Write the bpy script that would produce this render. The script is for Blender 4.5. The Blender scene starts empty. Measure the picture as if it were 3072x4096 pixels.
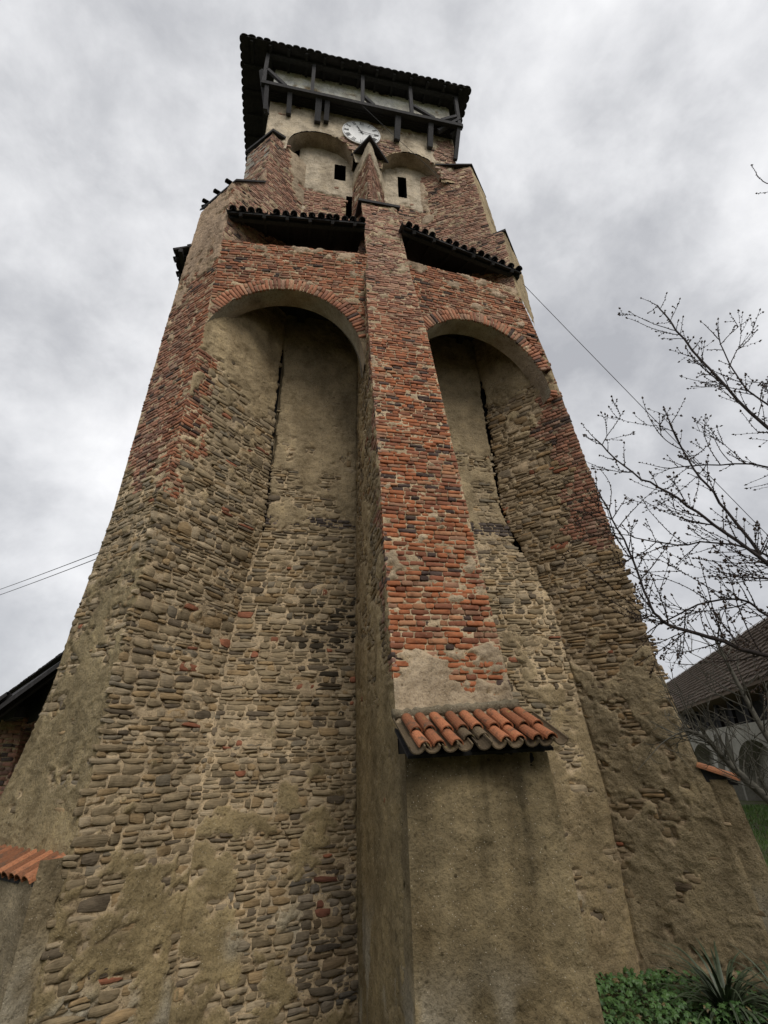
import bpy, math, random
import numpy as np
from mathutils import Vector, Matrix

random.seed(7); RNG = np.random.default_rng(7)
scene = bpy.context.scene
COL = scene.collection
EYE = 3.0                                    # camera height above the foot of the tower

# ------------------------------------------------------------------ camera
HEAD, PITCH, ROLL = math.radians(11.6), math.radians(26.0), math.radians(-1.0)
fw = Vector((math.sin(HEAD) * math.cos(PITCH), math.cos(HEAD) * math.cos(PITCH), math.sin(PITCH)))
rt0 = Vector((math.cos(HEAD), -math.sin(HEAD), 0.0)); up0 = rt0.cross(fw)
rt = rt0 * math.cos(ROLL) + up0 * math.sin(ROLL); up = up0 * math.cos(ROLL) - rt0 * math.sin(ROLL)
cam_data = bpy.data.cameras.new('camera'); cam = bpy.data.objects.new('camera', cam_data); COL.objects.link(cam)
cam.matrix_world = Matrix(((rt.x, up.x, -fw.x, 0), (rt.y, up.y, -fw.y, 0), (rt.z, up.z, -fw.z, EYE), (0, 0, 0, 1)))
cam_data.sensor_fit = 'VERTICAL'; cam_data.sensor_height = 36.0; cam_data.lens = 2020 / 4096 * 36.0
cam_data.clip_start = 0.05; cam_data.clip_end = 3000
scene.camera = cam

# ------------------------------------------------------------------ world: overcast sky
SUN_AZ, SUN_EL = math.radians(168), math.radians(46)      # azimuth clockwise from +Y
world = bpy.data.worlds.new('World'); scene.world = world; world.use_nodes = True
wn = world.node_tree; wn.nodes.clear()
def wnode(t, **k):
    n = wn.nodes.new(t)
    for a, b in k.items(): setattr(n, a, b)
    return n
w_out = wnode('ShaderNodeOutputWorld'); w_mix = wnode('ShaderNodeMixShader')
b_sky = wnode('ShaderNodeBackground'); b_cl = wnode('ShaderNodeBackground')
w_sky = wnode('ShaderNodeTexSky', sky_type='NISHITA', sun_disc=False, sun_elevation=SUN_EL, sun_rotation=SUN_AZ)
wn.links.new(w_sky.outputs[0], b_sky.inputs[0]); b_sky.inputs[1].default_value = 0.07
w_tc = wnode('ShaderNodeTexCoord'); w_map = wnode('ShaderNodeMapping')
w_map.inputs['Scale'].default_value = (1.0, 1.0, 1.15); w_map.inputs['Location'].default_value = (2.2, 0.35, 0.2)
wn.links.new(w_tc.outputs['Generated'], w_map.inputs[0])
w_n1 = wnode('ShaderNodeTexNoise'); w_n1.inputs['Scale'].default_value = 1.7; w_n1.inputs['Detail'].default_value = 7; w_n1.inputs['Roughness'].default_value = .52; w_n1.inputs['Distortion'].default_value = .12
w_n2 = wnode('ShaderNodeTexNoise'); w_n2.inputs['Scale'].default_value = 6.0; w_n2.inputs['Detail'].default_value = 6; w_n2.inputs['Roughness'].default_value = .6; w_n2.inputs['Distortion'].default_value = .15
for n in (w_n1, w_n2): wn.links.new(w_map.outputs[0], n.inputs['Vector'])
w_add = wnode('ShaderNodeMath', operation='MULTIPLY_ADD'); w_add.inputs[1].default_value = .56
wn.links.new(w_n2.outputs[0], w_add.inputs[0]); wn.links.new(w_n1.outputs[0], w_add.inputs[2])
w_r = wnode('ShaderNodeValToRGB'); cr = w_r.color_ramp
cr.elements[0].position = .55; cr.elements[0].color = (.35, .357, .38, 1)
cr.elements[1].position = 1.0; cr.elements[1].color = (.76, .76, .77, 1)
e = cr.elements.new(.70); e.color = (.47, .476, .495, 1)
e = cr.elements.new(.82); e.color = (.60, .604, .62, 1)
wn.links.new(w_add.outputs[0], w_r.inputs[0]); wn.links.new(w_r.outputs[0], b_cl.inputs[0]); b_cl.inputs[1].default_value = 1.0
w_mix.inputs[0].default_value = .94
wn.links.new(b_sky.outputs[0], w_mix.inputs[1]); wn.links.new(b_cl.outputs[0], w_mix.inputs[2]); wn.links.new(w_mix.outputs[0], w_out.inputs[0])

sun_d = bpy.data.lights.new('sun', 'SUN'); sun_d.energy = 1.5; sun_d.angle = math.radians(30); sun_d.color = (1.0, .94, .85)
sun = bpy.data.objects.new('sun', sun_d); COL.objects.link(sun)
sdir = Vector((math.sin(SUN_AZ) * math.cos(SUN_EL), math.cos(SUN_AZ) * math.cos(SUN_EL), math.sin(SUN_EL)))
sun.rotation_euler = (-sdir).to_track_quat('-Z', 'Y').to_euler(); sun.location = (0, -20, 40)
vs = scene.view_settings; vs.view_transform = 'Standard'; vs.look = 'None'; vs.gamma = 1.0; vs.exposure = 0.46; vs.use_curve_mapping = False

# ------------------------------------------------------------------ helpers
def smooth(a, b, x):
    t = np.clip((np.asarray(x, float) - a) / (b - a), 0, 1); return t * t * (3 - 2 * t)
def _hash(ix, iy, seed):
    h = (ix.astype(np.int64) * 374761393 + iy.astype(np.int64) * 668265263 + seed * 974634721) & 0x7fffffff
    h = ((h ^ (h >> 13)) * 1274126177) & 0x7fffffff
    return ((h ^ (h >> 16)) & 0xffff) / 65535.0
def vnoise(x, y, seed=0):
    x = np.asarray(x, float); y = np.asarray(y, float)
    ix = np.floor(x); iy = np.floor(y); fx = x - ix; fy = y - iy
    fx = fx * fx * (3 - 2 * fx); fy = fy * fy * (3 - 2 * fy)
    a = _hash(ix, iy, seed); b = _hash(ix + 1, iy, seed); c = _hash(ix, iy + 1, seed); d = _hash(ix + 1, iy + 1, seed)
    return (a * (1 - fx) + b * fx) * (1 - fy) + (c * (1 - fx) + d * fx) * fy
def fbm(x, y, seed=0, octv=4, gain=.5):
    s = 0; a = 1; t = 0
    for i in range(octv):
        s = s + a * vnoise(np.asarray(x) * 2 ** i + 17.3 * i, np.asarray(y) * 2 ** i - 9.1 * i, seed + 31 * i); t += a; a *= gain
    return s / t

def mesh_obj(name, verts, faces, mat, parent=None, cols=None, smooth_shade=False, origin=None):
    me = bpy.data.meshes.new(name)
    verts = np.asarray(verts, float).reshape(-1, 3)
    o = bpy.data.objects.new(name, me)
    if origin is not None:
        origin = np.asarray(origin, float); verts = verts - origin; o.location = origin
    if isinstance(faces, tuple):                    # (loop verts, loop starts, loop totals)
        lv, ls, lt = faces
        me.vertices.add(len(verts)); me.vertices.foreach_set('co', verts.astype(np.float32).ravel())
        me.loops.add(len(lv)); me.loops.foreach_set('vertex_index', np.asarray(lv, np.int32))
        me.polygons.add(len(ls)); me.polygons.foreach_set('loop_start', np.asarray(ls, np.int32)); me.polygons.foreach_set('loop_total', np.asarray(lt, np.int32))
        me.update(calc_edges=True)
    else:
        me.from_pydata([tuple(v) for v in verts], [], faces); me.update()
    if cols is not None:
        at = me.attributes.new('Col', 'FLOAT_COLOR', 'POINT')
        c4 = np.ones((len(verts), 4), np.float32); c4[:, :3] = cols; at.data.foreach_set('color', c4.ravel())
    if smooth_shade: me.polygons.foreach_set('use_smooth', np.ones(len(me.polygons), bool))
    if mat is not None: me.materials.append(mat)
    COL.objects.link(o)
    if parent is not None:
        o.parent = parent; o.matrix_parent_inverse = PINV.get(parent.name, Matrix.Identity(4))
    PINV[o.name] = (PINV.get(parent.name, Matrix.Identity(4)) if parent is not None else Matrix.Identity(4))
    # world matrix of this object is Translation(location) for every object built here
    PINV[o.name] = Matrix.Translation(-o.location)
    return o
PINV = {}
def empty(name, loc, label, cat, group=None):
    o = bpy.data.objects.new(name, None); COL.objects.link(o); o.location = loc
    o['label'] = label; o['category'] = cat
    if group: o['group'] = group
    PINV[o.name] = Matrix.Translation(-Vector(loc)); o.empty_display_size = .3
    return o
def tag(o, label=None, cat=None, group=None, kind=None):
    if label: o['label'] = label
    if cat: o['category'] = cat
    if group: o['group'] = group
    if kind: o['kind'] = kind
    return o

class MB:
    """collects simple solids into one mesh"""
    def __init__(s): s.v = []; s.f = []
    def add(s, verts, faces):
        b = len(s.v); s.v += [tuple(v) for v in verts]; s.f += [tuple(i + b for i in f) for f in faces]
    def box(s, lo, hi):
        x0, y0, z0 = lo; x1, y1, z1 = hi
        s.add([(x0, y0, z0), (x1, y0, z0), (x1, y1, z0), (x0, y1, z0), (x0, y0, z1), (x1, y0, z1), (x1, y1, z1), (x0, y1, z1)],
              [(0, 3, 2, 1), (4, 5, 6, 7), (0, 1, 5, 4), (1, 2, 6, 5), (2, 3, 7, 6), (3, 0, 4, 7)])
    def beam(s, a, b, w, h, upv=(0, 0, 1)):
        a = Vector(a); b = Vector(b); d = (b - a).normalized(); u = Vector(upv)
        if abs(d.dot(u)) > .95: u = Vector((0, 1, 0))
        r = d.cross(u).normalized() * w / 2; q = r.cross(d).normalized() * h / 2
        vs_ = [a - r - q, a + r - q, a + r + q, a - r + q, b - r - q, b + r - q, b + r + q, b - r + q]
        s.add(vs_, [(0, 1, 2, 3), (7, 6, 5, 4), (0, 4, 5, 1), (1, 5, 6, 2), (2, 6, 7, 3), (3, 7, 4, 0)])
    def prism(s, poly, z0, z1):                   # poly list of (x,y); z0/z1 numbers or lists
        n = len(poly); za = z0 if hasattr(z0, '__len__') else [z0] * n; zb = z1 if hasattr(z1, '__len__') else [z1] * n
        vs_ = [(p[0], p[1], za[i]) for i, p in enumerate(poly)] + [(p[0], p[1], zb[i]) for i, p in enumerate(poly)]
        s.add(vs_, [tuple(range(n))[::-1], tuple(range(n, 2 * n))] + [(i, (i + 1) % n, n + (i + 1) % n, n + i) for i in range(n)])
    def tube(s, pts, rad, n=6, cap=True):
        pts = [Vector(p) for p in pts]; rings = []
        for i, p in enumerate(pts):
            d = (pts[min(i + 1, len(pts) - 1)] - pts[max(i - 1, 0)]).normalized()
            u = d.cross(Vector((0.13, .21, 1))); u = (u if u.length > 1e-4 else d.cross(Vector((1, 0, 0)))).normalized(); w = d.cross(u)
            r = rad[i] if hasattr(rad, '__len__') else rad
            rings.append([p + (u * math.cos(2 * math.pi * k / n) + w * math.sin(2 * math.pi * k / n)) * r for k in range(n)])
        f = []
        for i in range(len(pts) - 1):
            for k in range(n): f.append((i * n + k, i * n + (k + 1) % n, (i + 1) * n + (k + 1) % n, (i + 1) * n + k))
        if cap: f += [tuple(range(n))[::-1], tuple((len(pts) - 1) * n + k for k in range(n))]
        s.add([v for r in rings for v in r], f)
    def build(s, name, mat, parent=None, smooth_shade=False, origin=None, cols=None):
        return mesh_obj(name, s.v, s.f, mat, parent, cols=cols, smooth_shade=smooth_shade, origin=origin)

# ------------------------------------------------------------------ materials
def mat_new(name):
    m = bpy.data.materials.new(name); m.use_nodes = True; nt = m.node_tree; nt.nodes.clear()
    out = nt.nodes.new('ShaderNodeOutputMaterial'); b = nt.nodes.new('ShaderNodeBsdfPrincipled')
    nt.links.new(b.outputs[0], out.inputs[0]); b.inputs['Roughness'].default_value = .9
    b.inputs['Specular IOR Level'].default_value = .25
    return m, nt, b
def nd(nt, t, **k):
    n = nt.nodes.new(t)
    for a, v in k.items():
        if a in n.inputs: n.inputs[a].default_value = v
        else: setattr(n, a, v)
    return n
def noise(nt, vec, scale, detail=4, rough=.55, dist=0):
    n = nd(nt, 'ShaderNodeTexNoise', Scale=scale, Detail=detail, Roughness=rough, Distortion=dist); nt.links.new(vec, n.inputs['Vector']); return n.outputs[0]
def ramp(nt, fac, stops):
    r = nd(nt, 'ShaderNodeValToRGB'); c = r.color_ramp
    while len(c.elements) < len(stops): c.elements.new(.5)
    for e_, (p_, col) in zip(c.elements, stops): e_.position = p_; e_.color = (*col, 1) if len(col) == 3 else col
    nt.links.new(fac, r.inputs[0]); return r.outputs[0]
def mixc(nt, fac, a, b, mode='MIX'):
    n = nd(nt, 'ShaderNodeMix', data_type='RGBA', blend_type=mode)
    for i, v in ((0, fac), (6, a), (7, b)):
        if hasattr(v, 'links') or hasattr(v, 'is_output'): nt.links.new(v, n.inputs[i])
        else: n.inputs[i].default_value = v if i == 0 else (*v, 1)
    return n.outputs[2]
def bump(nt, bsdf, parts, dist=.02):
    prev = None
    for h, strength, dd in parts:
        n = nd(nt, 'ShaderNodeBump', Strength=strength, Distance=dd); nt.links.new(h, n.inputs['Height'])
        if prev is not None: nt.links.new(prev, n.inputs['Normal'])
        prev = n.outputs[0]
    nt.links.new(prev, bsdf.inputs['Normal'])
def pos(nt): return nd(nt, 'ShaderNodeNewGeometry').outputs['Position']

def masonry_mat(name, kind):
    m, nt, b = mat_new(name); P = pos(nt)
    at = nd(nt, 'ShaderNodeAttribute', attribute_name='Col').outputs['Color']
    if kind == 'mortar':
        n1 = noise(nt, P, 3.1, 6, .62); n2 = noise(nt, P, 34, 5, .7); n3 = noise(nt, P, 130, 3, .6)
        c = mixc(nt, 1.0, at, ramp(nt, n1, [(.3, (.62, .6, .56)), (.52, (1, 1, 1)), (.72, (1.22, 1.2, 1.14))]), 'MULTIPLY')
        c = mixc(nt, 1.0, c, ramp(nt, n2, [(.33, (.55, .53, .5)), (.47, (1, 1, 1)), (.62, (1.12, 1.1, 1.06))]), 'MULTIPLY')
        vo = nd(nt, 'ShaderNodeTexVoronoi', Scale=24.0); nt.links.new(P, vo.inputs['Vector'])
        c = mixc(nt, ramp(nt, vo.outputs['Distance'], [(.07, (.8, .8, .8)), (.13, (0, 0, 0))]), c, (.62, .56, .46))      # pale pebbles in the render
        vo2 = nd(nt, 'ShaderNodeTexVoronoi', Scale=7.5); nt.links.new(P, vo2.inputs['Vector'])
        pit = ramp(nt, vo2.outputs['Distance'], [(.09, (0, 0, 0)), (.19, (1, 1, 1))])
        c = mixc(nt, ramp(nt, noise(nt, P, 1.9, 4, .6), [(.47, (0, 0, 0)), (.6, (1, 1, 1))]), c, mixc(nt, 1.0, c, ramp(nt, vo2.outputs['Distance'], [(.08, (.42, .4, .37)), (.17, (1, 1, 1))]), 'MULTIPLY'))
        mp = nd(nt, 'ShaderNodeMapping'); mp.inputs['Scale'].default_value = (1.5, 1.5, .45); nt.links.new(P, mp.inputs[0])
        c = mixc(nt, 1.0, c, ramp(nt, noise(nt, mp.outputs[0], 1.0, 6, .6, .3), [(.32, (.74, .72, .69)), (.5, (1, 1, 1)), (.7, (1.10, 1.09, 1.06))]), 'MULTIPLY')
        nt.links.new(c, b.inputs['Base Color'])
        bump(nt, b, [(pit, .3, .02), (noise(nt, P, 11, 6, .65), .75, .05), (n2, .8, .02), (n3, .55, .006)])
    elif kind == 'brick':
        n1 = noise(nt, P, 9, 5, .6); n2 = noise(nt, P, 60, 4, .65)
        c = mixc(nt, 1.0, at, ramp(nt, n1, [(.3, (.6, .55, .53)), (.5, (1, 1, 1)), (.72, (1.2, 1.18, 1.16))]), 'MULTIPLY')
        c = mixc(nt, ramp(nt, noise(nt, P, 17, 4, .7), [(.6, (0, 0, 0)), (.7, (.5, .5, .5))]), c, (.3, .24, .17))         # lime washed over the arrises
        c = mixc(nt, ramp(nt, noise(nt, P, 5.3, 5, .7), [(.62, (0, 0, 0)), (.72, (.6, .6, .6))]), c, (.05, .04, .035))    # weather stains
        nt.links.new(c, b.inputs['Base Color'])
        bump(nt, b, [(n1, .22, .015), (n2, .9, .007)])
    else:
        n1 = noise(nt, P, 6, 6, .65, .4); n2 = noise(nt, P, 45, 5, .7)
        mp = nd(nt, 'ShaderNodeMapping'); mp.inputs['Scale'].default_value = (4, 4, 42); nt.links.new(P, mp.inputs[0])
        n3 = noise(nt, mp.outputs[0], 1.4, 4, .6)
        c = mixc(nt, 1.0, at, ramp(nt, n1, [(.3, (.62, .6, .57)), (.5, (1, 1, 1)), (.72, (1.3, 1.26, 1.2))]), 'MULTIPLY')
        c = mixc(nt, .75, c, ramp(nt, n3, [(.35, (.62, .6, .58)), (.55, (1.05, 1.05, 1.05))]), 'MULTIPLY')
        nt.links.new(c, b.inputs['Base Color'])
        bump(nt, b, [(n3, .5, .02), (n1, .3, .02), (n2, .8, .009)])
    b.inputs['Roughness'].default_value = .95
    return m
M_MORTAR = masonry_mat('lime_mortar', 'mortar'); M_BRICK = masonry_mat('old_brick', 'brick'); M_STONE = masonry_mat('field_stone', 'stone')

def plain_mat(name, col, var=.35, scale=6, bs=.4, rough=.85, stretch=None, metal=0):
    m, nt, b = mat_new(name); P = pos(nt); vec = P
    if stretch:
        mp = nd(nt, 'ShaderNodeMapping'); mp.inputs['Scale'].default_value = stretch; nt.links.new(P, mp.inputs[0]); vec = mp.outputs[0]
    n1 = noise(nt, vec, scale, 6, .62); n2 = noise(nt, vec, scale * 9, 4, .6)
    lo = tuple(c * (1 - var) for c in col); hi = tuple(min(1, c * (1 + var)) for c in col)
    c = mixc(nt, .35, ramp(nt, n1, [(.32, lo), (.68, hi)]), ramp(nt, n2, [(.35, lo), (.65, hi)]))
    nt.links.new(c, b.inputs['Base Color']); b.inputs['Roughness'].default_value = rough; b.inputs['Metallic'].default_value = metal
    bump(nt, b, [(n1, bs, .02), (n2, bs, .005)])
    return m
M_WOOD = plain_mat('weathered_dark_timber', (.030, .029, .030), .5, 3, .5, .9, (6, 6, 1.2))
M_GREYWOOD = plain_mat('grey_weathered_timber', (.045, .044, .047), .5, 3, .5, .9, (14, 14, 1.5))
M_DTILE = plain_mat('sooty_roof_tile', (.028, .026, .027), .5, 6, .5, .8)
M_DIAL = plain_mat('white_dial_paint', (.74, .75, .76), .22, 4, .1, .6)
M_BLACK = plain_mat('black_paint', (.10, .10, .105), .3, 6, .1, .5)
M_VOID = plain_mat('dark_opening', (.012, .011, .011), .3, 5, .2, .95)
M_BARK = plain_mat('cherry_bark', (.028, .022, .02), .5, 12, .6, .85)
M_BUD = plain_mat('bud_scale', (.045, .028, .018), .5, 40, .2, .7)
M_WIRE = plain_mat('cable_sheath', (.02, .02, .022), .2, 6, .1, .6)
M_FARWALL = plain_mat('grey_limewash', (.29, .275, .235), .32, 1.3, .4, .92)
M_RENDER = plain_mat('pale_lime_mortar_fillet', (.50, .46, .39), .4, 9, .7, .95)

def tile_mat(name, col, lich):
    m, nt, b = mat_new(name); P = pos(nt)
    oi = nd(nt, 'ShaderNodeObjectInfo').outputs['Random']
    n1 = noise(nt, P, 7, 6, .65); n2 = noise(nt, P, 48, 5, .65)
    base = mixc(nt, oi, tuple(c * .55 for c in col), tuple(min(1, c * 1.2) for c in col))
    base = mixc(nt, 1.0, base, ramp(nt, n2, [(.32, (.62, .58, .55)), (.55, (1.05, 1.05, 1.05))]), 'MULTIPLY')
    base = mixc(nt, ramp(nt, n1, [(.54, (0, 0, 0)), (.72, (lich, lich, lich))]), base, (.065, .055, .04))
    base = mixc(nt, ramp(nt, noise(nt, P, 13, 5, .7), [(.62, (0, 0, 0)), (.7, (lich * .9, lich * .9, lich * .9))]), base, (.27, .22, .07))
    nt.links.new(base, b.inputs['Base Color']); b.inputs['Roughness'].default_value = .8
    bump(nt, b, [(n1, .3, .02), (n2, .6, .006)])
    return m
M_TILE = tile_mat('terracotta_tile', (.37, .145, .07), 1.0)
M_TILE2 = tile_mat('newer_terracotta_tile', (.32, .135, .066), .9)
M_PANTILE = tile_mat('mossy_pan_tile', (.12, .09, .055), .9)

def leaf_mat(name, c0, c1, rough=.5):
    m, nt, b = mat_new(name); P = pos(nt)
    at = nd(nt, 'ShaderNodeNewGeometry').outputs['Random Per Island']
    c = mixc(nt, at, c0, c1); c = mixc(nt, ramp(nt, at, [(.955, (0, 0, 0)), (.96, (.85, .85, .85))]), c, (.16, .10, .045)); c = mixc(nt, 1.0, c, ramp(nt, noise(nt, P, 20, 3), [(.3, (.7, .7, .7)), (.7, (1.15, 1.15, 1.15))]), 'MULTIPLY')
    nt.links.new(c, b.inputs['Base Color']); b.inputs['Roughness'].default_value = rough
    b.inputs['Specular IOR Level'].default_value = .4
    return m
M_LEAF = leaf_mat('cover_leaf', (.035, .085, .022), (.085, .17, .045))
M_STRAP = leaf_mat('strap_leaf', (.035, .05, .03), (.075, .10, .055), .45)
M_GRASS = leaf_mat('grass_blade', (.07, .15, .025), (.15, .25, .05))

# ------------------------------------------------------------------ masonry engine
PIECES = []                                   # dicts: part, kind, verts, n, col, size
SEED = [100]
class Face:
    """a wall face between a left and a right edge (each a list of (z, x, y)), seen from outside"""
    def __init__(s, left, right, z0, z1, anchor='L', zb=None):
        s.l = np.array(left, float); s.r = np.array(right, float); s.z0 = z0; s.z1 = z1; s.anchor = anchor; s.zb = zb
        SEED[0] += 7; s.seed = SEED[0]
    def ends(s, z):
        z = np.asarray(z, float)
        L = np.stack([np.interp(z, s.l[:, 0], s.l[:, 1]), np.interp(z, s.l[:, 0], s.l[:, 2])], -1)
        R = np.stack([np.interp(z, s.r[:, 0], s.r[:, 1]), np.interp(z, s.r[:, 0], s.r[:, 2])], -1)
        return L, R
    def width(s, z):
        L, R = s.ends(z); return np.linalg.norm(R - L, axis=-1)
    def pt(s, sv, z, off=0.0):
        sv = np.asarray(sv, float); z = np.asarray(z, float)
        L, R = s.ends(z); d = R - L; w = np.maximum(np.linalg.norm(d, axis=-1, keepdims=True), 1e-6); d = d / w
        q = sv if s.anchor == 'L' else w[..., 0] - sv
        xy = L + d * q[..., None]
        L2, R2 = s.ends(z + .05); d2 = R2 - L2; w2 = np.maximum(np.linalg.norm(d2, axis=-1, keepdims=True), 1e-6); d2 = d2 / w2
        q2 = sv if s.anchor == 'L' else w2[..., 0] - sv
        xy2 = L2 + d2 * q2[..., None]
        t = np.concatenate([(xy2 - xy) / .05, np.ones_like(xy[..., :1])], -1)
        dd = np.concatenate([d, np.zeros_like(d[..., :1])], -1)
        n = np.cross(dd, t); n /= np.linalg.norm(n, axis=-1, keepdims=True)
        P = np.concatenate([xy, z[..., None]], -1)
        return P + n * np.asarray(off)[..., None]
    def offset(s, sv, z, pm, lite=False):
        """mortar surface height over the wall plane; pm(s,z) = how much render covers it (0..1)"""
        a = fbm(sv * 2.3, z * 3.2, s.seed, 4); c = fbm(sv * 9, z * 11, s.seed + 3, 3)
        m = np.clip(pm(sv, z), -.2, 1.2)
        k = smooth(.44, .60, m + 1.25 * (a - .5) + .45 * (c - .5))
        if lite: return -.010 + .032 * k + .030 * (c - .5) + .016 * (a - .5), k
        e2 = fbm(sv * 3.4 + 9, z * 4.6, s.seed + 11, 4); coat = smooth(.50, .535, e2) - smooth(.60, .62, e2) * .7      # broken second coat
        d_ = fbm(sv * 22, z * 26, s.seed + 6, 2)
        pk = smooth(.60, .68, fbm(sv * 4.5 + 5, z * 15, s.seed + 15, 3)) * (1 - k)                         # joints that have lost their mortar
        return -.010 + .032 * k + (.036 - .016 * k) * (c - .5) + .016 * (a - .5) + .014 * coat * k + .016 * (d_ - .5) - .036 * pk, k

def grid_face(face, nx, nz, offfn, colfn, ends_fade=.06, crack=None):
    t = np.linspace(0, 1, nx); u = np.linspace(0, 1, nz)
    T, U = np.meshgrid(t, u)
    if face.zb is None:
        Z = face.z0 + U * (face.z1 - face.z0)
        W = face.width(Z); S = T * W
    else:                                        # lower edge is a curve zb(s)
        t2 = .5 - .5 * np.cos(np.pi * T); W0 = face.width(np.full_like(T, face.z1)); S = t2 * W0
        zb = face.zb(S); Z = zb + U * (face.z1 - zb); W = face.width(Z)
    off, k = offfn(S, Z)
    fade = smooth(0, ends_fade, np.minimum(S, W - S)) if ends_fade > 0 else 1.0
    off = off * fade
    if crack is not None:                        # open joint along one edge: (edge, z0, z1)
        ed = S if crack[0] == 'lo' else W - S
        cw = .004 + .13 * np.clip(vnoise(Z * 2.2, Z * 0, 77) - .34, 0, 1) + .05 * np.clip(vnoise(Z * 9, Z * 0 + 3, 78) - .3, 0, 1) + .03 * vnoise(Z * 23, Z * 0 + 5, 79)
        cw = cw * smooth(crack[1], crack[1] + .5, Z) * smooth(crack[2], crack[2] - .8, Z)
        off = off - .16 * np.clip((cw - ed) / np.maximum(cw * .6, 1e-4), 0, 1) * (cw > .012)
    P = face.pt(S, Z, off); C = colfn(S, Z, k)
    idx = np.arange(nx * nz).reshape(nz, nx)
    q = np.stack([idx[:-1, :-1], idx[:-1, 1:], idx[1:, 1:], idx[1:, :-1]], -1).reshape(-1, 4)
    if face.anchor == 'R': q = q[:, ::-1]
    return P.reshape(-1, 3), q, C.reshape(-1, 3)

def join_grids(name, grids, mat, parent, smooth_shade=True):
    vs_, fs, cs, b = [], [], [], 0
    for v, q, c in grids: vs_.append(v); fs.append(q + b); cs.append(c); b += len(v)
    v = np.concatenate(vs_); q = np.concatenate(fs); c = np.concatenate(cs)
    lv = q.ravel(); ls = np.arange(len(q)) * 4; lt = np.full(len(q), 4)
    return mesh_obj(name, v, (lv, ls, lt), mat, parent, cols=c, smooth_shade=smooth_shade)

def screen_size(c, w, h):
    d = Vector(c) - Vector((0, 0, EYE)); dep = d.dot(fw)
    if dep < .5: return 0
    x = d.dot(rt) / dep * 2020; y = d.dot(up) / dep * 2020
    if abs(x) > 1560 or abs(y) > 2080: return 0
    return w * h / dep ** 2

def add_piece(part, face, outline, prot, col, kind, depth=.05, cham=.010, dome=.006, jit=.004):
    """outline: n x 2 array (s,z) counter-clockwise as seen from outside"""
    o = np.asarray(outline, float); n = len(o); ctr = o.mean(0)
    e = o - ctr; ln = np.linalg.norm(e, axis=1, keepdims=True)
    o2 = ctr + e * np.maximum(1 - cham * 1.3 / np.maximum(ln, 1e-4), .55)
    rj = RNG.uniform(-jit, jit, n)
    S = np.concatenate([o[:, 0], o[:, 0], o2[:, 0], ctr[:1]]); Z = np.concatenate([o[:, 1], o[:, 1], o2[:, 1], ctr[1:]])
    D = np.concatenate([np.full(n, prot - depth), np.full(n, prot - cham) + rj, np.full(n, prot) + rj * 1.3, [prot + dome]])
    V = face.pt(S, Z, D)
    wh = o.max(0) - o.min(0)
    PIECES.append(dict(part=part, kind=kind, v=V, n=n, col=col, size=screen_size(V[-1], *wh), flip=(face.anchor == 'R')))

_TOPO = {}
def topo(n, flip):
    if (n, flip) not in _TOPO:
        f = []
        for i in range(n):
            j = (i + 1) % n
            f.append((i, j, n + j, n + i)); f.append((n + i, n + j, 2 * n + j, 2 * n + i)); f.append((2 * n + i, 2 * n + j, 3 * n))
        if flip: f = [q[::-1] for q in f]
        lv = np.array([i for q in f for i in q]); lt = np.array([len(q) for q in f]); ls = np.concatenate([[0], np.cumsum(lt)[:-1]])
        _TOPO[(n, flip)] = (lv, ls, lt)
    return _TOPO[(n, flip)]

def quad_outline(c4, jit, rnd=.004):
    """eight point outline of a worn brick from its four corners"""
    c4 = np.asarray(c4, float) + RNG.uniform(-jit, jit, (4, 2)); out = []
    for i in range(4):
        a, b = c4[i], c4[(i + 1) % 4]; L = np.linalg.norm(b - a) + 1e-6
        k = min(.3, RNG.uniform(.006, .02) / L)
        out.append(a + (b - a) * k); out.append(b + (a - b) * min(.3, RNG.uniform(.006, .02) / L))
    return np.array(out)

def brick_col(z, s, warm=1.0, burnt=.08):
    """per-brick fired clay colour"""
    r = RNG.random(); burnt = burnt * 2.2 * float(vnoise(s * .9 + 3, z * 2.2, 321)) ** 1.5
    if r < burnt: c = np.array([.050, .038, .034]) * RNG.uniform(.6, 1.6)
    elif r < burnt + .26: c = np.array([.19, .080, .050]) * RNG.uniform(.7, 1.15)
    elif r < burnt + .38: c = np.array([.37, .195, .112]) * RNG.uniform(.75, 1.1)
    elif r < burnt + .52: c = np.array([.25, .15, .10]) * RNG.uniform(.8, 1.15)
    else: c = np.array([.315, .122, .062]) * RNG.uniform(.75, 1.18)
    c = .82 * c + .18 * np.array([.27, .125, .072]) * (1 if r > burnt else .35)
    g = c.mean(); c = c * warm + (np.array([1.18, .98, .86]) * g) * (1 - warm)
    c = c * (1 + .38 * (1 - min(1.0, max(0.0, (warm - .4) / .4))))      # upper stages: paler lime-washed brick, lightened further for lens haze
    return np.clip(c, .01, .8)
def stone_col():
    r = RNG.random()
    if r < .10: c = np.array([.125, .100, .072])
    elif r < .32: c = np.array([.345, .28, .19])
    elif r < .48: c = np.array([.275, .195, .105])
    elif r < .54: c = np.array([.195, .168, .125])
    else: c = np.array([.238, .188, .118])
    return (.86 * c + .14 * np.array([.27, .212, .135])) * RNG.uniform(.78, 1.25)

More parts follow.
